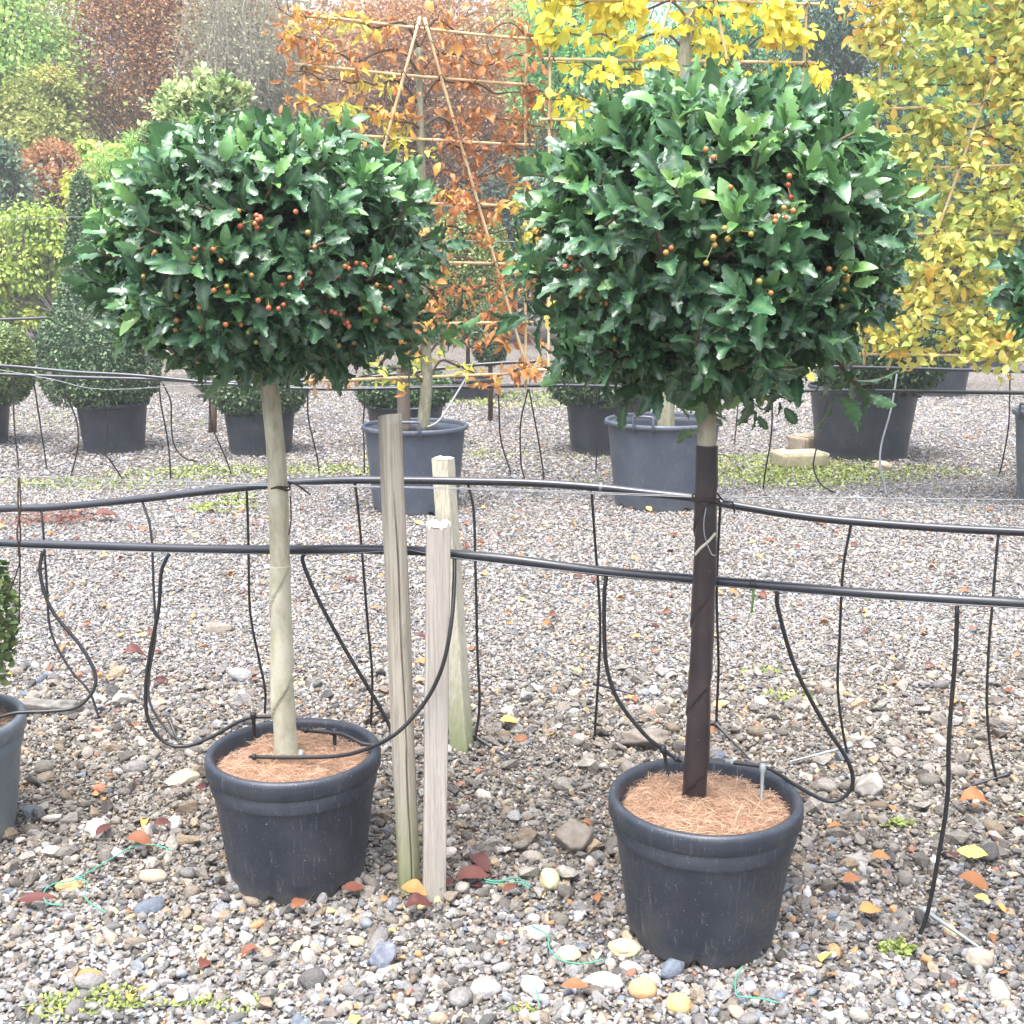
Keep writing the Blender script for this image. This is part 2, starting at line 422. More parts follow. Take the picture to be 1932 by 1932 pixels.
def build_moss():
    mb=MB(); pts=[];sz=[]
    def patch(px,py,rx,ry,n,s):
        c=gnd(px,py); a=R.uniform(0,6.28,n); q=np.sqrt(R.uniform(0,1,n))
        p=np.stack([c[0]+rx*q*np.cos(a),c[1]+ry*q*np.sin(a),np.full(n,.010)],-1)
        k=wob(p,3,11 if s<.025 else 2.6)>(-.15 if s<.025 else R.normal(.12,.22,len(p))); p=p[k]; pts.append(p); sz.append(np.full(len(p),s)*R.uniform(.5,1.3,len(p)))
    for px,py,rx,ry,n,s in [(230,898,1.1,0.608,2600,.026),(560,880,1.0,0.855,2400,.026),(100,800,.9,0.9,1100,.026),(300,790,.8,0.9,900,.026),(950,880,.9,0.76,2400,.026),(1000,905,.5,0.38,900,.026),
        (1430,890,.8,0.76,2200,.026),(1700,905,1.2,0.57,2800,.026),(1500,880,.7,0.57,1200,.026),(640,880,.5,0.57,800,.026),
        (430,960,.24,.17,700,.022),(450,940,.16,.1,300,.02),(1000,755,1.0,.9,900,.045),
        (250,1895,.17,.05,420,.013),(330,1870,.12,.05,220,.012),(480,1890,.13,.06,260,.012),(150,1910,.12,.05,220,.013),(560,1905,.1,.05,140,.012),
        (985,1915,.03,.02,60,.011),(1690,1800,.04,.03,80,.02),(1440,1280,.10,.08,100,.02),(1490,1320,.1,.06,80,.02),(1650,1130,.2,.1,80,.02),(860,1300,.06,.1,80,.018),(1900,1540,.05,.04,50,.02),(1690,1560,.05,.03,60,.02),(1740,1620,.04,.03,50,.02)]:
        patch(px,py,rx,ry,n,s)
    P=np.concatenate(pts);S=np.concatenate(sz);n=len(P)
    D=unit(np.stack([R.normal(size=n),R.normal(size=n),np.abs(R.normal(size=n))*.7+.15],-1))
    scatter(mb,LEAF_OVAL,P,D,np.tile([0,0,1.0],(n,1))+.3*R.normal(size=(n,3)),S,tint=np.clip(R.normal(.5,.25,n),0,1))
    o=mb.build('moss',M['moss']); o['kind']='stuff'
build_moss()

def build_litter():
    mb=MB()
    for k in range(5):
        m=95; y=np.sqrt(R.uniform(2.05**2,7.5**2,m)); x=R.uniform(-1,1,m)*(.46*y+.3)
        P=np.stack([x,y,R.uniform(.012,.024,m)],-1); a=R.uniform(0,6.28,m)
        D=np.stack([np.cos(a),np.sin(a),R.normal(0,.15,m)],-1)
        S=np.clip(R.normal(.038,.013,m),.016,.075)
        scatter(mb,curled(R.uniform(.05,.3),R.uniform(-.2,.7),k,7,R.uniform(.2,.34)),P,D,np.tile([0,0,1.0],(m,1))+.35*R.normal(size=(m,3)),S,tint=np.clip(R.beta(1.2,1.7,m),0,1))
    # a heap of brown dead stuff left of the upper pipe
    m=260; c=gnd(100,985); P=np.stack([c[0]+R.normal(0,.13,m),c[1]+R.normal(0,.10,m),R.uniform(.01,.05,m)],-1); a=R.uniform(0,6.28,m)
    scatter(mb,curled(.1,.2,9,5,.10),P,np.stack([np.cos(a),np.sin(a),R.normal(0,.25,m)],-1),np.tile([0,0,1.0],(m,1))+.3*R.normal(size=(m,3)),R.uniform(.03,.07,m),tint=R.uniform(.05,.34,m))
    o=mb.build('leaf_litter',M['litter']); o['kind']='stuff'
build_litter()

FALL='fallen leaves on the foreground gravel'
def fallen(label,px,py,ln,ang,tint,seed,tw=.2,fold=.3,wd=.3,z=.034):
    p=gnd(px,py); p[2]=z; mb=MB(); a=radians(ang)
    D=np.array([[cos(a),sin(a),.10*sin(seed*2.3)]]); c=p-D[0]*ln*.5
    scatter(mb,curled(tw,fold,seed,9,wd),c[None],D,np.array([[.1,-.25,1.0]]),ln,tint=tint)
    o=mb.build('fallen_leaf',M['litter'],loc=p); tag(o,label,'leaf',FALL)
fallen('bright yellow fallen leaf lying on grey stones near the right edge',1833,1632,.075,-25,.98,1,.05,.1,.36)
fallen('orange brown fallen leaf at the foot of the two front stakes',782,1706,.068,-12,.58,2,.22,.35,.33)
fallen('dark maroon curled leaf below the orange leaf at the stakes',792,1735,.068,10,.06,3,.35,.6,.28)
fallen('dark red narrow leaf standing against the foot of the square stake',843,1692,.06,60,.08,4,.1,.5,.22)
fallen('dark red upright leaf touching the green twine right of the stakes',906,1652,.075,-55,.05,5,.2,.3,.3)
fallen('brown red flat leaf lying under the green twine right of the stakes',893,1678,.085,5,.16,6,.2,.3,.28)
fallen('pink brown narrow leaf pointing at the peanut shaped pale stone',962,1700,.055,55,.22,7,.1,.3,.2)
fallen('pink leaf lying before the left holly pot drainage notch',668,1700,.055,12,.22,8,.12,.2,.3)
fallen('small brown orange leaf at left foot of the left holly pot',565,1730,.05,60,.3,9,.15,.3,.3)
fallen('crumpled rust coloured leaf beside the loop of green twine at left',265,1612,.075,-10,.3,10,.3,.4,.3)
fallen('purple brown narrow leaf flat on gravel near the left edge',72,1720,.085,10,.07,11,.06,.2,.2)
fallen('dark red leaf leaning on the white lump stone at left',197,1588,.06,70,.06,12,.1,.4,.22)
fallen('dark red leaf beside the white pebble left of the left holly pot',308,1575,.05,40,.1,13,.1,.3,.3)
fallen('orange brown cupped leaf near the right edge below the hanging hose',1838,1536,.085,-8,.45,14,.4,.5,.34)
fallen('orange toothed leaf right of the right holly pot rim',1660,1640,.05,-15,.5,15,.15,.3,.32)
fallen('pale orange leaf near the dropped clear peg',1640,1742,.06,15,.62,16,.15,.2,.3)
fallen('rust orange leaf between right holly pot and dropped hose',1606,1684,.05,10,.42,17,.2,.3,.33)
fallen('brown leaf lying at lower right below the dropped clear peg',1835,1690,.075,-40,.4,18,.2,.3,.33)
fallen('rust coloured leaf standing up before the lower left pot foot stones',525,1632,.0,0,.4,19) if False else None
fallen('rust brown toothed leaf on the gravel at bottom between the pots',1085,1888,.06,-5,.36,20,.15,.3,.24)
fallen('maroon leaf in the far gravel left of the pale guarded trunk',255,1250,.09,20,.1,21,.3,.5,.3)
fallen('long brown red leaf by dead grass under the upper pipe at left',200,985,.15,4,.12,22,.15,.4,.24,.04)
fallen('yellow leaf in the gravel right of the leaning stake',960,1378,.06,-15,.75,23,.15,.2,.34)

# -------------------------------------------------- larger single stones
def stone_mat(name,c1,c2):
    t=NT(name); co=t.coord(); n=t.noise(co,28,6,.65)
    t.set(t.ramp(n,[(.3,c1),(.7,c2)]),.8,.25); t.bump(t.noise(co,60,6,.7),.5,.006); return t.m
def big_stone(label,px,py,size,c1,c2,seed,rough=.18,rot=0,name='stone'):
    import bmesh
    kk=.70 if sum(c2)>1.2 else .9; c1=tuple(x*kk for x in c1); c2=tuple(x*kk for x in c2)
    p=gnd(px,py); bm=bmesh.new(); bmesh.ops.create_icosphere(bm,subdivisions=4,radius=.5)
    co=np.array([v.co[:] for v in bm.verts]); F=np.array([[v.index for v in f.verts] for f in bm.faces]); bm.free()
    d=1+rough*wob(co*2,seed,3.0)+rough*.5*wob(co*2,seed+1,9)
    r=np.random.default_rng(seed)
    V=co*d[:,None]
    if rough>.15:                       # angular: clip by a few random planes
        for _ in range(9):
            nn=unit(r.normal(size=3)); h=r.uniform(.30,.44); s=V@nn-h; V=V-np.clip(s,0,None)[:,None]*nn*.92
    V=V*np.array(size); a=radians(rot); V=np.stack([V[:,0]*cos(a)-V[:,1]*sin(a),V[:,0]*sin(a)+V[:,1]*cos(a),V[:,2]],-1)
    V+=p+np.array([0,0,size[2]*.30+.004])
    o=MB().add(V,[F]).build(name,stone_mat('stone_surface',c1,c2),loc=p); tag(o,label,'stone','single larger stones on the gravel')
GY,WH,TN,BL,BR=((.10,.095,.085),(.22,.21,.19)),((.55,.52,.44),(.78,.75,.68)),((.38,.30,.19),(.55,.46,.32)),((.09,.10,.13),(.24,.26,.31)),((.14,.12,.10),(.25,.22,.18))
big_stone('pale yellow peanut shaped stone between the two holly pots',1037,1672,(.05,.075,.05),(.55,.48,.27),(.72,.65,.42),31,.12)
big_stone('big dark grey brown lump of rubble left of the right pot',1088,1600,(.12,.10,.085),*BR,32,.22)
big_stone('dark slate blue rough rock at the bottom between the pots',722,1822,(.066,.06,.06),*BL,33,.22)
big_stone('white knobbly lump of stone on gravel far left',183,1580,(.062,.06,.06),*WH,34,.25)
big_stone('white chunk of stone by the dark red leaf near left pot',327,1566,(.045,.04,.05),(.68,.63,.6),(.85,.82,.79),35,.22)
big_stone('smooth tan oval pebble in front of the left holly pot',290,1664,(.072,.045,.034),(.33,.27,.2),(.47,.41,.33),36,.04)
big_stone('yellow stone lying inside the loop of green twine',130,1682,(.062,.04,.032),(.5,.36,.15),(.66,.5,.26),37,.15,20)
big_stone('smooth rust brown pebble at the bottom below the right pot',1212,1880,(.06,.05,.045),(.42,.25,.12),(.54,.36,.2),38,.05)
big_stone('long white lumpy stone at the bottom left of the right pot',1142,1865,(.075,.045,.04),*WH,39,.14,-15)
big_stone('smooth cream white pebble at the bottom centre beside the green twine scrap',1005,1872,(.055,.045,.038),(.55,.49,.42),(.68,.63,.56),40,.05,-30)
big_stone('cream white egg shaped pebble by the twine left of the right pot foot',1018,1772,(.05,.04,.035),(.6,.54,.45),(.72,.68,.6),41,.05,20)
big_stone('cream yellow block stone touching the right pot foot',1178,1802,(.07,.05,.042),(.5,.42,.25),(.66,.58,.4),42,.15,-10)
big_stone('yellow cream stone below the white egg shaped pebble',1072,1812,(.055,.05,.036),(.55,.48,.3),(.7,.63,.45),43,.14)
big_stone('pinkish grey boulder beside the looping hose right of the right pot',1638,1500,(.10,.085,.075),(.2,.18,.16),(.38,.35,.33),44,.2)
big_stone('flat brown clod behind the right holly pot',1215,1408,(.16,.12,.07),*BR,45,.22)
big_stone('flat grey brown slab of rubble behind the left edge pot',55,1345,(.20,.10,.06),*GY,46,.22)
big_stone('dull brown clod of rubble right of the left edge pot',130,1345,(.14,.09,.06),*GY,47,.22)
big_stone('dark clod of rubble above the sagging hose behind left pot',410,1192,(.14,.10,.05),*BR,48,.22)
big_stone('orange stone lying at bottom left of the right pot twine',1204,1960,(.05,.04,.04),(.5,.36,.2),(.6,.46,.3),49,.1) if False else None
big_stone('pale rubble block near the bottom right edge',1845,1825,(.06,.05,.05),(.36,.32,.25),(.5,.46,.38),50,.08)
big_stone('yellow rounded stone cut by the bottom edge of the photo',1280,1908,(.05,.05,.04),(.55,.42,.15),(.68,.55,.25),51,.08)
big_stone('pale grey chunk of stone at bottom centre between twine scraps',918,1878,(.065,.045,.04),(.36,.36,.34),(.52,.51,.49),52,.15)
big_stone('cream stone beside a stake peg behind the left holly pot rim',345,1480,(.10,.06,.045),(.4,.35,.24),(.56,.5,.38),53,.2,30)
# flat yellowish slab by the big pot
def slab(label,px,py,size,c1,c2,seed,rot):
    p=gnd(px,py); r=np.random.default_rng(seed)
    import bmesh
    bm=bmesh.new(); bmesh.ops.create_cube(bm,size=1); bmesh.ops.bevel(bm,geom=bm.edges[:],offset=.05,segments=2,affect='EDGES')
    bmesh.ops.subdivide_edges(bm,edges=bm.edges[:],cuts=4,use_grid_fill=True)
    me=bpy.data.meshes.new('slab'); bm.to_mesh(me); bm.free()
    co=np.array([v.co[:] for v in me.vertices]); d=wob(co,seed,5)*.05
    co=(co*(1+d[:,None]))*np.array(size); co[:,2]+=size[2]*.5; a=radians(rot)
    co=np.stack([co[:,0]*cos(a)-co[:,1]*sin(a),co[:,0]*sin(a)+co[:,1]*cos(a),co[:,2]],-1)
    me.vertices.foreach_set('co',co.astype(np.float32).ravel()); me.update(); me.polygons.foreach_set('use_smooth',[True]*len(me.polygons)); me.materials.append(stone_mat('stone_surface',c1,c2))
    o=link(bpy.data.objects.new('stone_slab',me)); o.location=p; tag(o,label,'stone slab','single larger stones on the gravel')
slab('yellowish broken slab of stone lying before the biggest black pot',1508,880,(.36,.26,.115),(.27,.24,.14),(.42,.38,.27),5,8)
slab('tan triangular rubble piece behind the yellowish slab by biggest pot',1522,852,(.25,.2,.14),(.22,.175,.13),(.33,.275,.21),6,35)
big_stone('pale buff cobble on the moss before the biggest black pot',1665,890,(.13,.11,.10),(.38,.34,.24),(.52,.47,.36),54,.12)

# ------------------------------------------------------------------ far trees
DIAMOND=(np.array([(0,0,0),(-.30,.45,.05),(0,1,-.05),(.30,.45,.05)],float),[np.array([(0,3,2,1)])])
BLADE=(np.array([(0,0,0),(-.13,.4,.03),(0,1,-.12),(.13,.4,.03)],float),[np.array([(0,3,2,1)])])
OVAL6=(np.array([(0,0,0),(-.24,.28,.06),(.24,.28,.06),(-.27,.58,.05),(.27,.58,.05),(0,1,-.08),(0,.4,0)],float),[np.array([(0,6,1),(0,2,6),(3,6,5),(6,4,5),(1,6,3),(2,4,6)])])

def tree(name,label,cat,px,Y,crowns,n,size,mat,trunk_r=.15,bark='bark_dark',K=45,tint=(.5,.2),hang=0.0,spread=.33,tpl=DIAMOND,twigs=0,group=None,limb_r=.03,base_px=None,solid=0,twig_sel=1.0):
    seed=int(abs(px)*7+Y*13); r=np.random.default_rng(seed)
    cs=[]
    for (cx,cy,rx,ry) in crowns:
        c=at(cx,cy,Y); sc=Y/FPX*1.02; cs.append((c,np.array([rx*sc,min(rx,ry)*sc*.85,ry*sc])))
    bx=at(base_px if base_px is not None else px,500,Y)[0]
    t=thing(name,label,cat,(bx,Y,0),group)
    vol=np.array([np.prod(s)**.75 for _,s in cs]); vol/=vol.sum()
    A=[];Rr=[]
    for k in range(K):
        c,s=cs[r.choice(len(cs),p=vol)]
        d=unit(r.normal(size=3)); q=r.uniform(.25,1)**.45
        p=c+d*s*q*.92
        if p[2]<.25: p[2]=.25+r.uniform(0,.3)
        A.append(p); Rr.append(s.min())
    A=np.array(A); Rr=np.array(Rr)
    top=max(c[2]+.55*s[2] for c,s in cs); cm=np.mean([c for c,_ in cs],0)
    tp=smooth([(bx,Y,-.05),(bx*.9+cm[0]*.1+r.normal()*.1,Y,top*.35),(bx*.5+cm[0]*.5+r.normal()*.15,cm[1],top*.7),(cm[0],cm[1],top)],5)
    mb=MB(); mb.tube(tp,np.linspace(trunk_r,trunk_r*.25,len(tp)),7); mb.build('trunk',M[bark],t)
    mb=MB()
    for p in A:
        h=np.clip(p[2]*r.uniform(.45,.85),.1*top,top); i=np.argmin(abs(tp[:,2]-h)); q=tp[i]
        m=q*.45+p*.55+r.normal(0,.12,3)*Rr.mean()+np.array([0,0,.12*np.linalg.norm(p-q)])
        mb.tube(smooth([q,m,p],3),np.linspace(limb_r,limb_r*.25,7),4,False)
    for _ in range(twigs):
        p=A[r.integers(len(A))]+r.normal(0,.15,3); e=p+np.array([r.normal(0,.25),r.normal(0,.25),abs(r.normal(.7,.3))])*Rr.mean()*.8*twig_sel
        mb.tube([p-(e-p)*.6,p,e],[limb_r*.3,limb_r*.25,limb_r*.1],3,False)
    mb.build('branches',M[bark],t)
    k=r.integers(0,len(A),n); sg=Rr[k]*spread
    off=r.normal(size=(n,3))*sg[:,None]*np.array([1,1,.8])
    P=A[k]+off
    P[:,2]=np.maximum(P[:,2],.05)
    D=unit(off+r.normal(size=(n,3))*sg[:,None]*.9+np.array([0,0,-1.0])*hang*sg[:,None]*3)
    clump=r.normal(0,tint[1]*.55,len(A))
    tn=np.clip(tint[0]+clump[k]+r.normal(0,tint[1]*.6,n),0,1)
    mb=MB(); scatter(mb,tpl,P,D,r.normal(size=(n,3))*.6+np.array([0,-.3,.8]),size*r.uniform(.6,1.35,n),tint=tn)
    mb.build('crown',mat,t); return t

M['lf_brown']=leaf_mat('brown_autumn_leaf',[(0,(.20,.09,.04)),(.35,(.34,.165,.07)),(.65,(.46,.24,.10)),(.85,(.50,.30,.12)),(1,(.42,.36,.10))],.7,.3)
M['lf_green']=leaf_mat('bright_green_leaf',[(0,(.12,.26,.06)),(.5,(.26,.46,.12)),(.8,(.42,.58,.16)),(1,(.56,.60,.13))],.6,.4)
M['lf_olive']=leaf_mat('olive_turning_leaf',[(0,(.18,.22,.05)),(.5,(.33,.38,.10)),(.8,(.46,.44,.11)),(1,(.48,.31,.10))],.6,.35)
M['lf_greyolive']=leaf_mat('grey_olive_leaf',[(0,(.18,.18,.11)),(.6,(.30,.30,.19)),(1,(.40,.33,.19))],.7,.3)
M['lf_feather']=leaf_mat('feathery_green_leaf',[(0,(.03,.15,.05)),(.5,(.10,.35,.10)),(1,(.28,.54,.15))],.6,.35)
M['lf_conifer']=leaf_mat('dark_conifer_leaf',[(0,(.010,.035,.020)),(.5,(.028,.085,.045)),(1,(.07,.16,.075))],.6,.15)
M['lf_bluegreen']=leaf_mat('blue_green_leaf',[(0,(.03,.07,.045)),(.6,(.09,.16,.10)),(1,(.24,.27,.13))],.6,.25)
M['lf_willow']=leaf_mat('yellow_green_narrow_leaf',[(0,(.17,.27,.045)),(.45,(.34,.46,.08)),(.8,(.54,.58,.10)),(.95,(.72,.52,.08)),(1,(.70,.38,.05))],.55,.35)
M['lf_varieg']=leaf_mat('cream_edged_leaf',[(0,(.10,.18,.06)),(.4,(.28,.40,.15)),(.75,(.48,.56,.26)),(1,(.66,.66,.38))],.45,.2)
M['lf_box']=leaf_mat('box_leaf',[(0,(.025,.055,.026)),(.5,(.07,.13,.06)),(.85,(.15,.22,.10)),(1,(.25,.31,.15))],.45,.15)
M['lf_boxpale']=leaf_mat('pale_box_leaf',[(0,(.06,.11,.035)),(.5,(.17,.24,.075)),(.85,(.32,.36,.13)),(1,(.46,.46,.2))],.45,.2)
M['lf_hornbrown']=leaf_mat('copper_dry_leaf',[(0,(.26,.09,.035)),(.3,(.42,.17,.06)),(.62,(.58,.27,.09)),(.78,(.68,.38,.08)),(.88,(.76,.58,.08)),(1,(.60,.62,.12))],.55,.35)
M['lf_yellow']=leaf_mat('lemon_yellow_leaf',[(0,(.60,.62,.09)),(.5,(.82,.74,.09)),(.85,(.82,.62,.07)),(1,(.70,.40,.07))],.5,.45)
M['lf_gold']=leaf_mat('yellow_green_gold_leaf',[(0,(.36,.47,.12)),(.35,(.58,.59,.16)),(.62,(.76,.60,.14)),(.85,(.80,.45,.10)),(1,(.62,.26,.07))],.5,.45)

def woodland():
    """the far wood behind everything: one mass of foliage"""
    mb=MB(); n=120000; r=np.random.default_rng(3)
    x=r.uniform(-58,58,n); y=r.uniform(42,52,n)
    h=9.0+2.2*wob(np.stack([x,0*x,0*x],-1),4,.5)+1.2*wob(np.stack([x,y,0*x],-1),8,2)
    z=h*r.uniform(0,1,n)**.8
    P=np.stack([x,y,z],-1); P=P+.35*np.stack([wob(P,i,2.2) for i in range(3)],-1)
    tn=np.clip(.5+.35*wob(P*np.array([1,1,.5]),12,.8)+r.normal(0,.13,n),0,1)
    scatter(mb,DIAMOND,P,unit(r.normal(size=(n,3))),r.normal(size=(n,3))+np.array([0,-1.2,.5]),r.uniform(.22,.5,n),tint=tn)
    o=mb.build('woodland',leaf_mat('woodland_leaf',[(0,(.04,.09,.035)),(.4,(.10,.19,.06)),(.65,(.20,.24,.07)),(1,(.30,.19,.07))],.7,.3)); o['kind']='stuff'
woodland()

FT='tall autumn trees beyond the nursery'
tree('tree','bright green leafy tree standing at the far top left corner','tree',20,24,[(-20,80,120,160),(40,230,70,80),(90,110,55,70),(-40,290,90,90)],26000,.095,M['lf_green'],.2,'bark_dark',80,(.6,.22),.2,.40,group=FT)
tree('tree','yellow olive tree leaning between the green tree and the brown tree','tree',100,23,[(70,250,70,90),(110,150,30,70),(150,310,60,45)],16000,.085,M['lf_olive'],.15,'bark_dark',50,(.45,.25),.2,.36,group=FT)
tree('tree','big russet brown tree with a dark trunk rising behind left holly','tree',300,26,[(260,110,190,150),(230,235,180,85),(380,60,150,130),(330,-60,240,120),(430,200,140,100),(520,120,90,120)],105000,.068,M['lf_brown'],.16,'bark_dark',150,(.5,.24),.1,.40,group=FT,base_px=300,limb_r=.018)
tree('tree','grey olive nearly bare tree with many thin upright twigs','tree',470,24,[(465,50,105,150),(505,170,75,95),(420,100,80,100)],8000,.075,M['lf_greyolive'],.13,'bark_pale',80,(.5,.2),.0,.33,twigs=800,limb_r=.022,group=FT,base_px=490)
tree('tree','brown orange tree behind the bamboo frame of copper leaves','tree',760,27,[(700,130,150,150),(840,90,150,140),(900,240,150,120),(700,290,140,110),(990,330,120,110),(820,360,180,70)],70000,.078,M['lf_brown'],.2,'bark_dark',170,(.48,.24),.1,.38,group=FT,limb_r=.018)
tree('tree','yellow leaved tree top showing above the copper leaved frame','tree',1060,30,[(1050,5,60,45),(1000,30,60,40)],2500,.13,M['lf_olive'],.15,'bark_dark',25,(.85,.1),.2,.35,group=FT)
tree('conifer','feathery light green larch right of the copper leaved frame','tree',1130,24,[(1110,60,110,110),(1140,180,130,110),(1060,230,80,90),(1030,130,60,60)],28000,.12,M['lf_feather'],.15,'bark_dark',90,(.62,.22),.25,.3,BLADE,group=FT)
tree('conifer','darker feathery green tree behind the lemon yellow frame tree','tree',1450,25,[(1440,110,140,140),(1330,90,110,110),(1500,240,130,120)],26000,.12,M['lf_feather'],.15,'bark_dark',80,(.38,.22),.25,.3,BLADE,group=FT)
tree('conifer','dark conifer with bluish needles behind the golden frame tree','tree',1640,23,[(1610,130,110,180),(1700,320,150,150),(1600,330,110,120),(1560,60,80,80)],26000,.11,M['lf_conifer'],.18,'bark_dark',90,(.5,.25),.3,.3,BLADE,group=FT)
tree('tree','mid green and brown tree in the far top right corner','tree',1850,25,[(1850,80,140,150),(1950,200,140,150),(1800,250,120,120)],22000,.12,M['lf_feather'],.18,'bark_dark',70,(.55,.25),.2,.32,group=FT)
tree('shrub','blue green bushy shrub with yellowish tip at the left edge','shrub',10,19,[(0,390,55,100),(-30,460,90,100),(10,300,25,40)],9000,.085,M['lf_bluegreen'],.06,'twig',60,(.45,.28),.1,.33,group='shrubs behind the potted rows',limb_r=.012)
tree('shrub','russet brown low shrub behind the yellow leaved potted tree','shrub',100,22,[(95,300,50,30),(130,330,80,45),(60,330,40,40)],5000,.085,M['lf_brown'],.05,'twig',30,(.45,.2),.1,.36,group='shrubs behind the potted rows',limb_r=.012)
tree('shrub','fresh green ferny shrub behind the top left of left holly','shrub',260,15,[(260,262,45,22),(300,285,60,30),(230,330,60,50)],3500,.07,M['lf_green'],.04,'twig',30,(.55,.2),.1,.3,BLADE,group='shrubs behind the potted rows',limb_r=.01)
tree('hedge','dark evergreen hedge section behind the copper leaved frame','hedge',800,24,[(640,430,140,110),(850,430,150,100),(1030,410,120,120),(760,520,160,90),(960,520,150,90)],19000,.12,M['lf_conifer'],.08,'bark_dark',110,(.35,.25),.0,.34,group='far hedges')
tree('hedge','dark evergreen hedge section behind the right holly','hedge',1450,24,[(1250,450,170,130),(1480,450,170,130),(1700,480,170,110),(1380,560,190,70),(1620,580,190,70)],19000,.12,M['lf_conifer'],.08,'bark_dark',110,(.35,.25),.0,.34,group='far hedges')
tree('hedge','green hedge section at the far left behind potted trees','hedge',150,25,[(0,500,150,110),(200,470,150,120),(400,450,150,130),(300,560,190,70),(60,580,170,60)],16000,.12,M['lf_olive'],.08,'bark_dark',100,(.3,.25),.0,.34,group='far hedges')
tree('hedge','mixed green hedge section at the far right behind golden tree','hedge',1900,24,[(1880,420,150,140),(2050,430,150,140),(1900,560,180,80)],14000,.12,M['lf_conifer'],.08,'bark_dark',80,(.6,.25),.0,.34,group='far hedges')

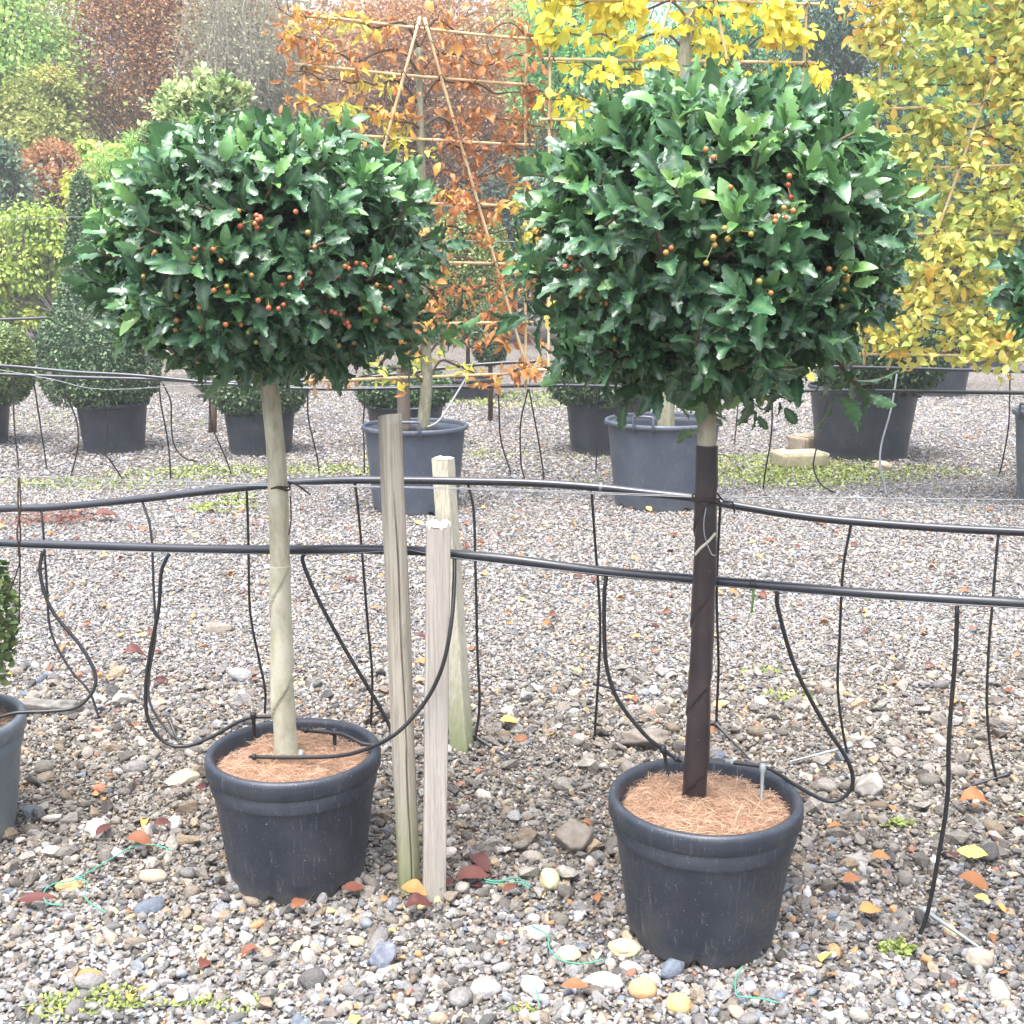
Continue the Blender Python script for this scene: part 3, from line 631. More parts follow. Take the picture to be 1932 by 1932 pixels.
# ------------------------------------------------------------------ pots
def pot(label,X,Y,rt,rb,h,mat,fill='coir',lip=.045,notches=6,handles=0,group=None,fill_drop=.035,step=True,seed=1,hrot=0.0,fibres=3800,sx=1.0):
    r=np.random.default_rng(seed)
    t=thing('plant_pot',label,'plant pot',(X,Y,0),group)
    body_top=h-lip; rbt=rt-.010 if step else rt-.02
    def rr(z): return rb+(rbt-rb)*(z/body_top)
    mb=MB(); seg=96
    prof=[(rb-.055,.010),(rb-.03,.002),(rb-.004,.0),(rb,.012),(rb+.002,.028)]
    zs=np.linspace(.05,body_top-(.05 if step else .01),10); prof+=[(rr(z),z) for z in zs]
    if step:
        z=body_top-.040; prof=[p_ for p_ in prof if p_[1]<z-.004]+[(rr(z),z)]; mb.lathe(prof,seg,(X,Y)); n_low=len(prof)
        mb.lathe([(rr(z),z),(rr(z)+.0048,z+.0008)],seg,(X,Y)); prof=[(rr(z)+.0048,z+.0008),(rr(body_top)+.0045,body_top)]
    else: prof+=[(rr(body_top),body_top)]
    prof+=[(rt-.012,body_top+.002)]
    zi=np.linspace(body_top,h-fill_drop-.05,5); prof+=[(rr(min(z,body_top))-.016,z) for z in zi]
    mb.lathe(prof,seg,(X,Y))
    V=mb.v[0].reshape(-1,seg,3)
    if notches:
        a=np.linspace(0,2*pi,seg,endpoint=False)
        for kk in range(notches):
            c=2*pi*(kk+.27)/notches; dd=np.abs((a-c+pi)%(2*pi)-pi); m=dd<.085
            V[2,m,2]=.024; V[3,m,2]=.026; V[4,m,2]=.029; V[1,m,2]=.02
    mb.v[0]=V.reshape(-1,3); mb.build('pot_body',mat,t)
    mb=MB()
    mb.lathe([(rbt-.002,body_top+.0015),(rt-.001,body_top)],seg,(X,Y))
    mb.lathe([(rt-.001,body_top),(rt+.0008,body_top+.0025),(rt+.0012,h-.013),(rt-.0005,h-.006),(rt-.005,h-.0012),(rt-.010,h),(rt-.018,h-.003),(rt-.022,h-.012),(rt-.024,body_top),(rt-.027,body_top-.01)],seg,(X,Y))
    mb.build('rim',mat,t)
    # what the pot is filled with
    zf=h-fill_drop; ri=min(rt-.026,rr(min(zf,body_top))-.019)
    mb=MB(); ng=26; prof2=[]
    a=np.linspace(0,2*pi,64,endpoint=False); rad=np.linspace(0.004,ri,ng)
    xx=X+rad[:,None]*np.cos(a); yy=Y+rad[:,None]*np.sin(a)
    pz=np.stack([xx,yy,0*xx],-1)
    zz=zf+.010*wob(pz,seed,22)+.006*wob(pz,seed+3,70)+.016*(1-(rad[:,None]/ri)**2)-.012*np.clip((rad[:,None]/ri-.85)/.15,0,1)
    V=np.stack([xx,yy,zz],-1).reshape(-1,3)
    i=np.arange(ng-1)[:,None]*64; j=np.arange(64)[None]; k=(j+1)%64
    F=np.stack([i+j,i+k,i+64+k,i+64+j],-1).reshape(-1,4)
    mb.add(V,[F,np.arange(64)[None]],tint=.35)
    if fill=='coir':
        n=fibres; q=np.sqrt(r.uniform(0,1,n))*(ri-.004); b=r.uniform(0,2*pi,n)
        P=np.stack([X+q*np.cos(b),Y+q*np.sin(b),np.zeros(n)],-1)
        pzz=np.stack([P[:,0],P[:,1],0*q],-1)
        P[:,2]=zf+.010*wob(pzz,seed,22)+.006*wob(pzz,seed+3,70)+.016*(1-(q/ri)**2)-.012*np.clip((q/ri-.85)/.15,0,1)+r.uniform(0,.009,n)
        FIB=(np.array([(-.009,-.5,-.02),(.009,-.5,-.02),(-.010,-.2,.09),(.010,-.2,.09),(-.010,.15,.10),(.010,.15,.10),(-.008,.5,.0),(.008,.5,.0)],float),[np.array([(0,1,3,2),(2,3,5,4),(4,5,7,6)])])
        c=r.uniform(0,2*pi,n); D=np.stack([np.cos(c),np.sin(c),r.normal(.05,.28,n)],-1)
        scatter(mb,FIB,P,D,r.normal(size=(n,3))*.7+np.array([0,-.4,1]),r.uniform(.016,.050,n),tint=np.clip(r.normal(.6,.22,n),0,1))
        mb.build('coir_mulch',M['coir'],t)
    else: mb.build('soil',M['soil'],t)
    for kk in range(handles):
        c=hrot+kk*pi; ux,uy=cos(c),sin(c); tx,ty=-uy,ux; hw=.062
        ctr=np.array([X+(rt+.004)*ux,Y+(rt+.004)*uy,0])
        pts=[]
        for (s_,z_) in [(-hw,h-.05),(-hw,h-.0),(-hw,h+.045),(-hw+.008,h+.053),(hw-.008,h+.053),(hw,h+.045),(hw,h),(hw,h-.05)]:
            pts.append(ctr+np.array([tx*s_,ty*s_,z_]))
        MB().tube(pts,.009,8).build('handle',mat,t)
    return t
M['coir']=leaf_mat('coir_fibre',[(0,(.15,.078,.045)),(.4,(.32,.19,.12)),(.7,(.46,.31,.205)),(1,(.60,.46,.34))],.8,.1,.15)

FRONT='holly pots in the front row'
LP=np.array([-.537,2.82]); RP=np.array([.432,2.545]); EP=np.array([1.40,2.27]); WP=np.array([-1.503,3.02])
pot('black pot of left holly, before the pale guarded trunk and beside stakes',LP[0],LP[1],.2125,.165,.334,M['pot_dark'],group=FRONT,seed=1)
pot('black pot of right holly holding the dark wrapped trunk, nearest pot',RP[0],RP[1],.2145,.163,.340,M['pot_dark'],group=FRONT,seed=2,fibres=4600)
pot('black pot of the third holly beyond the right edge',EP[0],EP[1],.2135,.163,.335,M['pot_dark'],group=FRONT,seed=3,fibres=1200)
pot('dusty grey pot cut off by the left edge of the photo',WP[0],WP[1],.2135,.165,.335,M['pot_dusty'],group=FRONT,seed=4)

BACK='large pots in the back rows'
def pxpot(label,xl,xr,yt,yb,mat,**kw):
    """pot from its photo outline: rim left/right, rim centre height, foot of its front"""
    Yf=gnd((xl+xr)/2,yb)[1]; rw=(xr-xl)/2
    Y=Yf
    for _ in range(4):
        top=at((xl+xr)/2,yt,Y); rt=rw/FPX*(Y*cos(TILT)+(CAM_H-top[2])*sin(TILT)); rb=rt*kw.get('taper',.80); Y=Yf+rb
    kw.pop('taper',None)
    return pot(label,top[0],Y,rt,rb,top[2],mat,fill=kw.pop('fill','soil'),group=BACK,**kw),top[0],Y,rt,top[2]
SM=dict(lip=.03,notches=0,step=False)
_,HX,HY,HR,HH=pxpot('blue grey pot with handles holding the copper leaved frame tree',682,883,800,975,M['pot_grey'],handles=2,hrot=-pi/2-.02,fill_drop=.13,lip=.028,notches=4,step=False,seed=11)
_,YX,YY,YR,YH=pxpot('blue grey pot with handles behind the dark wrapped trunk',1141,1362,790,968,M['pot_grey'],handles=2,hrot=-pi/2-.45,fill_drop=.09,lip=.028,notches=4,step=False,seed=12)
_,GX,GYY,GR,GH=pxpot('pale grey pot with handle cut off by the right edge',1918,2135,775,960,M['pot_dusty'],handles=2,hrot=-pi/2-1.25,fill_drop=.09,lip=.028,notches=4,step=False,seed=13)
_,SX,SY,SR,SH=pxpot('black pot under the tall pointed box topiary',142,279,757,858,M['pot_dark'],seed=14,**SM)
_,BX,BY,BR_,BH=pxpot('black pot under the round box ball at the left edge',-118,18,757,845,M['pot_dark'],seed=15,**SM)
_,CX,CY,CR,CH=pxpot('black pot under box foliage just left of the pale trunk',418,560,765,862,M['pot_dark'],seed=16,**SM)
_,DX,DY,DR,DH=pxpot('black pot behind the blue grey pot of the copper leaved tree',688,840,760,850,M['pot_dark'],seed=17,**SM)
_,EX,EY,ER,EH=pxpot('black pot left of the blue grey pot behind right holly',1063,1225,745,862,M['pot_dark'],seed=18,**SM)
_,FX,FY,FR,FH=pxpot('biggest black pot standing behind the yellowish broken slab',1527,1735,725,872,M['pot_dark'],seed=19,**SM)
_,IX,IY,IR,IH=pxpot('small far black pot right of the copper leaved tree pot',838,939,712,756,M['pot_dark'],seed=20,**SM)
_,JX,JY,JR,JH=pxpot('far grey black pot to the right behind the biggest pot',1722,1834,668,750,M['pot_dark'],seed=21,**SM)
_,KX,KY,KR,KH=pxpot('farthest grey pot near the right edge under golden leaves',1828,1903,648,692,M['pot_dark'],seed=22,**SM)
_,LX,LY,LR,LH=pxpot('narrow far black pot between box ball and pointed topiary',62,122,625,695,M['pot_dark'],seed=23,taper=.7,**SM)
_,NX,NY,NR,NH=pxpot('far black pot peeping out left of the pale holly trunk',388,452,728,752,M['pot_dark'],seed=24,**SM)

# ------------------------------------------------------------------ clipped box plants
def topiary(name,label,X,Y,prof,n,leaf,mat,stem_r=.025,z0=.3,tint=(.5,.22),seed=1,lump=.05,shell=.16,group='clipped box plants in the back rows',lean=0.0):
    """prof: list of (z, r), turned about the stem"""
    r=np.random.default_rng(seed); prof=np.array(prof,float)
    t=thing(name,label,'topiary',(X,Y,0),group)
    MB().tube([(X,Y,z0),(X,Y,prof[0,0]+.4*(prof[-1,0]-prof[0,0])),(X,Y,prof[-1,0]-.1)],[stem_r,stem_r*.8,stem_r*.3],8).build('stem',M['twig'],t)
    zz=np.linspace(prof[0,0],prof[-1,0],400); rr_=np.interp(zz,prof[:,0],prof[:,1]); wgt=rr_+.02; wgt/=wgt.sum()
    z=r.choice(zz,n,p=wgt)+r.normal(0,.01,n); a=r.uniform(0,2*pi,n); rad=np.interp(z,prof[:,0],prof[:,1])
    slope=np.gradient(rr_,zz); sl=np.interp(z,zz,slope)
    d=np.stack([np.cos(a),np.sin(a),-np.clip(sl,-3,3)],-1); d=unit(d)
    P=np.stack([X+rad*np.cos(a),Y+rad*np.sin(a),z],-1)
    P=P*(1)+d*(lump*rad*wob(P,seed,9)-np.abs(r.normal(0,shell*.5,n))*np.minimum(rad,.3))[:,None]
    P[:,0]+=lean*np.clip((P[:,2]-prof[0,0])/(prof[-1,0]-prof[0,0]),0,1)
    D=unit(d*.6+r.normal(size=(n,3))*.75)
    mb=MB(); 
    core=[(max(.004,rr*.80),zc) for zc,rr in zip(np.linspace(prof[0,0]+.02,prof[-1,0]-.03,24),np.interp(np.linspace(prof[0,0]+.02,prof[-1,0]-.03,24),prof[:,0],prof[:,1]))]
    mb.lathe(core,24,(X,Y),tint=0.0); mb.v[0][:,0]+=lean*np.clip((mb.v[0][:,2]-prof[0,0])/(prof[-1,0]-prof[0,0]),0,1)
    scatter(mb,OVAL6,P,D,d+r.normal(size=(n,3))*.5,leaf*r.uniform(.6,1.3,n),tint=np.clip(r.normal(*tint,n)+.12*wob(P,seed+2,5),0,1))
    mb.build('crown',mat,t); return t
def ballprof(zc,rz,r,p=2.0):
    u=np.linspace(-1,1,17); return [(zc+rz*x,max(.01,r*(1-abs(x)**p)**(1/p))) for x in u]
def zpx(py,Y): return at(HALF,py,Y)[2]
sc=SY/FPX
topiary('box_topiary','tall pointed box topiary with bulging base left of left holly',SX-.07,SY,[(zpx(p,SY),q*sc) for p,q in [(758,80),(735,100),(700,106),(650,104),(610,92),(585,76),(565,64),(540,54),(500,42),(470,36),(440,30),(400,25),(360,19),(335,12),(322,3)]],15000,.030,M['lf_box'],seed=1,z0=SH-.1,tint=(.48,.24),lump=.09,lean=-.06)
topiary('box_ball','round box ball with brown underside cut by the left edge',BX+.17,BY,ballprof(zpx(688,BY),.36,.36,2.3),8000,.032,M['lf_boxpale'],seed=2,z0=BH-.1,tint=(.42,.25))
topiary('box_ball','box plant just left of the pale guarded holly trunk',CX,CY,ballprof(zpx(735,CY),.24,.38,2.2),7000,.032,M['lf_box'],seed=3,z0=CH-.1)
topiary('box_ball','box plant behind the pot of the copper leaved tree',DX,DY,ballprof(zpx(735,DY),.20,.40,2.2),7000,.032,M['lf_box'],seed=4,z0=DH-.1,tint=(.45,.2))
topiary('box_ball','box plant in the pot left of right holly trunk',EX-.05,EY,ballprof(zpx(715,EY),.25,.42,2.2),7000,.032,M['lf_box'],seed=5,z0=EH-.1)
topiary('box_ball','dark dome of box filling the biggest black pot',FX+.12,FY,ballprof(zpx(672,FY),.36,.50,2.3),11000,.034,M['lf_box'],seed=6,z0=FH-.1,tint=(.38,.2))
topiary('box_dome','large pale green box dome seen between the two hollies',at(880,500,13.6)[0],IY,ballprof(zpx(515,IY),.72,.47,2.4),14000,.04,M['lf_boxpale'],seed=7,z0=IH-.1,tint=(.5,.24))
topiary('box_cone','small rounded box bush below the pale box dome',at(925,630,11.8)[0],11.8,ballprof(zpx(630,11.8),.30,.18,2.2),4500,.035,M['lf_box'],seed=8,z0=0,tint=(.6,.22))
topiary('box_ball','dark box plant in the far pot behind the biggest pot',JX,JY,ballprof(zpx(630,JY),.33,.45,2.2),7000,.04,M['lf_box'],seed=9,z0=JH-.1)
topiary('box_ball','far box plant near right edge under golden leaves',KX,KY,ballprof(zpx(610,KY),.36,.42,2.2),5000,.05,M['lf_box'],seed=10,z0=KH-.1)
topiary('box_ball','far low box plant left of the pale holly trunk',NX,NY,ballprof(zpx(700,NY),.26,.36,2.2),5000,.05,M['lf_box'],seed=11,z0=NH-.1)
# plant in the dusty pot at the left edge (only its flank shows)
topiary('box_bush','green small leaved bush in the dusty pot at the left edge',WP[0]-.02,WP[1],[(.36,.10),(.42,.17),(.5,.20),(.6,.215),(.7,.20),(.8,.16),(.9,.10),(.97,.02)],4200,.026,M['lf_boxpale'],seed=12,z0=.3,tint=(.3,.22),lump=.12,group=None)

tree('willow_leaved_tree','yellow green narrow leaved tree in the narrow far black pot','tree',40,LY,[(15,480,80,80),(85,440,60,50),(60,560,70,60),(-20,560,80,70),(115,510,45,90),(-10,430,50,40)],17000,.075,M['lf_willow'],.05,'bark_pale',110,(.40,.28),.5,.24,OVAL6,twigs=30,limb_r=.02,base_px=92,group='yellow leaved potted trees')
tree('willow_leaved_tree','yellow orange sparse tree with pale stems beside the pointed topiary','tree',190,15.5,[(150,285,22,28),(205,290,28,40),(235,330,50,55),(175,400,60,60),(250,420,50,60),(150,340,30,40)],4200,.085,M['lf_willow'],.04,'bark_pale',34,(.6,.28),.8,.20,OVAL6,twigs=40,limb_r=.018,base_px=170,group='yellow leaved potted trees')
tree('variegated_holly','pale cream edged evergreen rising behind the left holly','shrub',385,11,[(390,240,80,70),(355,215,60,50),(420,200,40,50),(330,185,22,22),(455,185,16,35),(390,180,30,40),(440,300,60,80),(300,255,30,25)],9500,.052,M['lf_varieg'],.04,'twig',90,(.55,.28),-.25,.22,OVAL6,limb_r=.008)

# ------------------------------------------------------------------ frame-trained trees of the back row
FRM='bamboo frames of the trained trees'
def frame(label,L,Rt,zs,diags,ov=.06,zlo=None,zhi=None):
    """L, Rt: (x, y) of the two uprights; zs heights of the cross canes"""
    L=np.array(L);Rt=np.array(Rt); c=(L+Rt)/2
    t=thing('bamboo_frame',label,'bamboo frame',(c[0],c[1],0),FRM)
    pn=unit(np.array([-(Rt-L)[1],(Rt-L)[0]])); pn=pn if pn[1]<0 else -pn     # towards the camera
    def pt(s,z,off=0.0): q=L+(Rt-L)*s+pn*off; return np.array([q[0],q[1],z])
    r=np.random.default_rng(int(abs(L[0])*100))
    def cane(a,b,rad=.0086):
        m=MB(); n=22; P=np.linspace(a,b,n)+.006*np.stack([wob(np.linspace(a,b,n),k+int(rad*1e5),3) for k in range(3)],-1)
        rr=np.full(n,rad); rr[::4]*=1.16; m.tube(P,rr,8); m.build('cane',M['bamboo'],t)
    def tie(p):
        m=MB(); m.tube([p+np.array([-.013,0,-.013]),p+np.array([-.014,-.018,.0]),p+np.array([.0,-.024,.012]),p+np.array([.014,-.014,-.004]),p+np.array([.02,-.02,-.02])],.0035,5); m.build('tie',M['hose'],t)
    zlo=zs[-1]-.08 if zlo is None else zlo; zhi=zs[0]+.07 if zhi is None else zhi
    cane(pt(0,zlo),pt(0,zhi)); cane(pt(1,zlo),pt(1,zhi))
    ln=np.linalg.norm(Rt-L)
    for k,z in enumerate(zs):
        cane(pt(-ov/ln*r.uniform(.6,1.3),z+r.normal(0,.006),.021),pt(1+ov/ln*r.uniform(.6,1.3),z+r.normal(0,.006),.021))
        tie(pt(0,z,.02)); tie(pt(1,z,.02))
    for (s0,z0,s1,z1) in diags:
        cane(pt(s0,z0,.045),pt(s1,z1,.045))
        for z in zs:
            if min(z0,z1)<z<max(z0,z1): tie(pt(s0+(s1-s0)*(z-z0)/(z1-z0),z,.045))
    return pt
def trained(name,label,base,pt,zs,trunk,n,leaf,tpls,mat,tint,hang,depth=.06,trunk_r=.03,bark='bark_grey',seed=1,tiers=2,left_yellow=0.0,srange=(-.08,1.08),group='trees trained flat on bamboo frames',holes=0.0,thin=None):
    r=np.random.default_rng(seed)
    t=thing(name,label,'trained tree',base,group)
    tp=smooth(trunk,8); m=MB(); m.tube(tp,np.linspace(trunk_r*1.15,trunk_r*.5,len(tp)),10); m.build('trunk',M[bark],t)
    br=MB(); paths=[]
    sT=np.interp(0,[0],[0])
    ztop,zbot=max(zs),min(zs)
    levels=np.linspace(zbot+.02,ztop+.02,(len(zs)-1)*tiers+1)
    for z in levels:
        i=np.argmin(abs(tp[:,2]-(z-.10))); q=tp[i]
        # where the trunk meets the frame plane
        ss=np.linspace(0,1,60); dd=[np.linalg.norm(pt(s,z)[:2]-q[:2]) for s in ss]; s0=ss[int(np.argmin(dd))]
        for e in srange:
            s1=e+r.normal(0,.04); K=9
            P=[q]+[pt(s0+(s1-s0)*u,z+r.normal(0,.02)+.02*sin(u*9+z*7),.0+r.normal(0,.02)) for u in np.linspace(.12,1,K)]
            P=smooth(P,4); br.tube(P,np.linspace(.009,.0025,len(P)),5,False); paths.append(P)
            for _ in range(int(9*abs(s1-s0)*1.6)+2):
                k=r.integers(5,len(P)); a=P[k]; b=a+np.array([r.normal(0,.09),r.normal(-.03,.07),r.normal(.03,.09)]); tw=smooth([a,(a+b)/2+r.normal(0,.015,3),b],3)
                br.tube(tw,np.linspace(.003,.0012,len(tw)),4,False); paths.append(tw)
    br.build('branches',M['twig'],t)
    lens=np.array([np.linalg.norm(p[-1]-p[0])+.05 for p in paths]); 
    C=np.array([p[r.integers(0,len(p))] for p in [paths[k] for k in r.choice(len(paths),max(40,n//4),p=lens/lens.sum())]])
    if thin is not None:
        keep=r.uniform(size=len(C))<thin(C); C=C[keep]
    k=r.integers(0,len(C),n); P=C[k]+r.normal(size=(n,3))*np.array([.03,depth*.55,.03])
    D=unit(r.normal(size=(n,3))*np.array([.8,.7,.55])+np.array([0,-.12,-hang]))
    P=P+D*.01
    ct=r.normal(0,1,len(C))
    # colour runs in drifts along the branches
    tn=tint[0]+tint[1]*(.55*wob(C,seed,2.6)[k]*1.6+.5*ct[k]*.6+.45*r.normal(size=n))
    if left_yellow: 
        for (px_,py_,sx_,sz_) in ((745,285,.20,.20),(655,220,.22,.09),(660,62,.22,.06),(800,345,.15,.16),(840,690,.28,.07),(985,400,.12,.25),(720,160,.12,.06),(760,690,.2,.08)):
            q_=at(px_,py_,7.45); tn=tn+left_yellow*np.exp(-((P[:,0]-q_[0])/sx_)**2-((P[:,2]-q_[2])/sz_)**2)
    tn=np.clip(tn,0,1)
    mb=MB(); g=r.integers(0,len(tpls),n)
    for gi,tp_ in enumerate(tpls):
        q=g==gi
        scatter(mb,tp_,P[q],D[q],r.normal(size=(q.sum(),3))*.8+np.array([0,-.9,.35]),leaf*r.uniform(.65,1.25,q.sum()),tint=tn[q])
    mb.build('foliage',mat,t); return t

# copper leaved tree
fL=at(570,35,7.15)[:2]; fR=at(993,72,7.8)[:2]
z1=[at(995,y,7.8)[2] for y in (72,160,273,388,497,606,700)]
sA=(at(790,60,7.45)[0]-fL[0])/(fR[0]-fL[0])
pt1=frame('bamboo frame of the copper leaved tree between the two hollies',fL,fR,z1,[(sA+.01,z1[0]+.05,.99,z1[-1]+.02),(sA-.01,z1[0]+.05,.02,z1[-1]+.02)],zlo=z1[-1]-.10)
z1[:] = list(z1)
DRY=[curled(.25,.6,1,6,.17),curled(.4,.9,2,6,.19),curled(-.3,.7,3,6,.15),curled(.15,.3,4,6,.27)]
tx=at(800,790,7.47)
trained('trained_hornbeam','copper and yellow leaved flat trained tree between the two hollies',(HX+.03,HY,HH-.13),pt1,z1,[at(797,815,7.47),at(805,715,7.47),at(800,600,7.48),at(797,400,7.49),at(792,200,7.50),at(790,90,7.5)],2300,.076,DRY,M['lf_hornbrown'],(.50,.30),.75,trunk_r=.036,seed=4,left_yellow=.62)
# lemon yellow tree
yL=at(1040,10,7.55)[:2]; yR=at(1522,10,7.75)[:2]
z2=[at(1522,y,7.75)[2] for y in (-95,10,122,235,350,465,580,690)]
pt2=frame('bamboo frame of the lemon yellow tree above the right holly',yL,yR,z2,[(.57,z2[0]+.05,.97,z2[-1]),(.53,z2[0]+.05,.03,z2[-1])])
trained('trained_tree','lemon yellow flat trained tree rising behind the right holly',(YX+.02,YY,YH-.09),pt2,z2,[at(1256,815,7.63),at(1258,700,7.63),at(1275,400,7.63),at(1290,120,7.63),at(1312,-20,7.63),at(1318,-120,7.63)],2200,.078,[OVAL6,curled(.12,.25,6,6,.36),curled(.1,.3,7,6,.33)],M['lf_yellow'],(.42,.24),.75,trunk_r=.05,seed=5,srange=(-.02,1.05),
   thin=lambda C: np.where(C[:,2]<zpx(140,7.6),np.where(C[:,2]<zpx(300,7.6),.05,.6),1.0))
# golden green tree at the right
gL=at(1663,90,7.75)[:2]; gR=at(2240,90,7.1)[:2]
z3=[at(1663,y,7.75)[2] for y in (-150,-30,89,205,320,440,555,665)]
def sg(px,py):  # frame parameter for a pixel column
    best=min(np.linspace(-.1,1.1,400),key=lambda s:abs(HALF+FPX*((gL+(gR-gL)*s)[0])/((gL+(gR-gL)*s)[1]*cos(TILT)+.2)-px)); return best
pt3=frame('bamboo frame with crossed canes under golden leaves at right',gL,gR,z3,[(sg(1668,705),z3[-1]-.10,sg(1960,0),z3[0]+.5),(sg(1740,0),z3[1]+.1,sg(2150,600),z3[5])],ov=.03)
trained('trained_hornbeam','golden and green leaved flat trained tree at the right edge',(GX,GYY,GH-.09),pt3,z3,[(GX,GYY,GH-.12),(GX+.01,GYY,1.2),(GX-.02,GYY-.02,2.2),(GX,GYY,3.4)],12500,.070,[OVAL6,curled(.1,.25,8,6,.30),curled(.18,.35,9,6,.28)],M['lf_gold'],(.38,.34),.28,depth=.16,trunk_r=.04,seed=6,tiers=3,srange=(-.07,1.05))
# the round post standing in the copper tree's pot, and a pale cord
def post_round(label,p0,p1,r0,r1,mat,grp=None,name='timber_post'):
    m=MB(); P=np.linspace(p0,p1,14); m.tube(P,np.linspace(r0,r1,14),20); o=m.build(name,mat,loc=p0); tag(o,label,'post',grp); return o
M['wood_grey']=wood_mat('weathered_grey_wood',(.20,.175,.14),(.36,.32,.26),(.50,.46,.39),.0)
M['wood_stake']=wood_mat('weathered_round_wood',(.20,.18,.14),(.37,.34,.275),(.50,.47,.40),.8,.32)
M['wood_pale']=wood_mat('weathered_square_wood',(.25,.22,.19),(.42,.385,.34),(.55,.52,.475),.12,.2)
M['wood_green']=wood_mat('greenish_square_wood',(.24,.225,.17),(.40,.38,.30),(.52,.50,.41),.75,.28)
M['wood_brown']=wood_mat('brown_post_wood',(.14,.11,.09),(.24,.20,.16),(.33,.29,.25),.0)
post_round('short grey round post standing inside the copper leaved tree pot',at(763,815,7.52),at(760,690,7.52),.040,.040,M['wood_brown'])
def cord(name,label,cat,pts,r,mat,n=8,group=None,loc=None):
    P=smooth(pts,n); m=MB(); m.tube(P,r,8); o=m.build(name,mat,loc=P[0] if loc is None else loc); tag(o,label,cat,group); return o
cord('cord','pale cord slanting from the copper tree pot up to its frame','cord',[at(806,806,7.4),at(820,800,7.4),at(835,785,7.42),at(860,745,7.5),at(884,705,7.6)],.006,M['rope'])

# ------------------------------------------------------------------ the holly standards
def holly_leaf(spiny,seed):
    r=np.random.default_rng(seed); T=np.concatenate([[0,.05],np.linspace(.12,.93,11),[1.0]]); n=len(T)
    env=np.sin(pi*np.clip(T*.97+.015,0,1)**.85)**.8*.235
    V=[];edge=[];rib=[]
    for i,t in enumerate(T):
        zc=.06*sin(pi*t)-.16*t*t; w_=env[i]; sp=0;fw=0
        if spiny and 2<=i<n-1:
            if i%2==0: w_=w_*1.10; sp=.04*(1 if (i//2)%2 else -.7)+r.normal()*.015; fw=.03
            else: w_=w_*.82
        w_=max(w_,.012); fold=.28
        for sx,q in ((-1,1),(-1,.84),(0,0),(1,.84),(1,1)):
            V.append((sx*w_*q,t+(fw if q==1 else 0),zc+fold*w_*q+(sp*q*q if q==1 else sp*.3*q))); edge.append(1.0 if q==1 else 0.0); rib.append(1.0 if q==0 else 0.0)
    V[-5:]=[(V[-3][0]+.004*k,V[-3][1],V[-3][2]) for k in (-2,-1,0,1,2)]
    F=[]
    for i in range(n-1):
        for j in range(4): a=i*5+j; F.append((a,a+1,a+6,a+5))
    return (np.array(V),[np.array(F)],{'edge':np.array(edge),'rib':np.array(rib)})
def holly_mat():
    t=NT('holly_leaf'); a=t.attr('tint').outputs['Fac']; e=t.attr('edge').outputs['Fac']; rb=t.attr('rib').outputs['Fac']
    c=t.ramp(a,[(0,(.011,.042,.028)),(.35,(.026,.098,.056)),(.6,(.054,.165,.076)),(.8,(.15,.35,.10)),(1,(.28,.49,.13))])
    n=t.noise(t.coord('Object'),26,3); c=t.mix(t.math('MULTIPLY',n,.35),c,(.010,.035,.022))
    c=t.mix(t.math('MULTIPLY',e,.42),c,(.24,.36,.10)); c=t.mix(t.math('MULTIPLY',t.math('POWER',rb,2.0),.5),c,(.17,.28,.10))
    back=t.n("ShaderNodeNewGeometry").outputs['Backfacing']
    c=t.mix(t.math('MULTIPLY',back,.55),c,(.13,.25,.11))
    t.set(c,.28,.6); t.bump(t.noise(t.coord('Object'),110,3),.2,.006)
    tr=t.n("ShaderNodeBsdfTranslucent"); t.l(c,tr.inputs[0]); mx=t.n("ShaderNodeMixShader"); t.l(t.math('MULTIPLY',a,.32),mx.inputs[0])
    t.l(t.b.outputs[0],mx.inputs[1]); t.l(tr.outputs[0],mx.inputs[2]); t.l(mx.outputs[0],t.o.inputs[0]); return t.m
M['holly']=holly_mat()
tb=NT('holly_berry'); tb.set(tb.ramp(tb.attr('tint').outputs['Fac'],[(0,(.22,.24,.05)),(.3,(.34,.22,.05)),(.55,(.40,.15,.05)),(.8,(.38,.085,.04)),(1,(.32,.045,.03))]),.3,.5); M['berry']=tb.m
M['stalk']=plain('berry_stalk',(.12,.14,.04),.6)
M['holly_bark']=bark_mat('holly_bark',(.24,.22,.155),(.38,.355,.26),(.48,.45,.34),1.3)
def guard_mat(name,c1,c2,c3,rough,moss=0):
    t=NT(name); co=t.coord(); n=t.noise(t.mapping(co,(9,9,5)),1.6,5,.65)
    c=t.ramp(n,[(.3,c1),(.52,c2),(.75,c3)])
    if moss: c=t.mix(t.math('MULTIPLY',t.ramp(t.noise(t.mapping(co,(16,16,7)),1.5,4),[(.5,(0,0,0)),(.75,(1,1,1))]),moss),c,(.24,.26,.10))
    sp=t.ramp(t.noise(co,70,2),[(.74,(0,0,0)),(.77,(1,1,1))]); c=t.mix(t.math('MULTIPLY',sp,.35),c,(.45,.42,.35))
    t.set(c,rough,.4); t.bump(t.noise(co,60,4),.12,.004); return t.m
M['guard_pale']=guard_mat('pale_tree_guard',(.25,.235,.165),(.43,.41,.31),(.53,.51,.41),.6,.5)
M['guard_dark']=guard_mat('dark_tree_guard',(.020,.0145,.0155),(.034,.026,.027),(.058,.046,.044),.36)
SPINY=[holly_leaf(True,k) for k in range(3)]; PLAINL=[holly_leaf(False,9)]

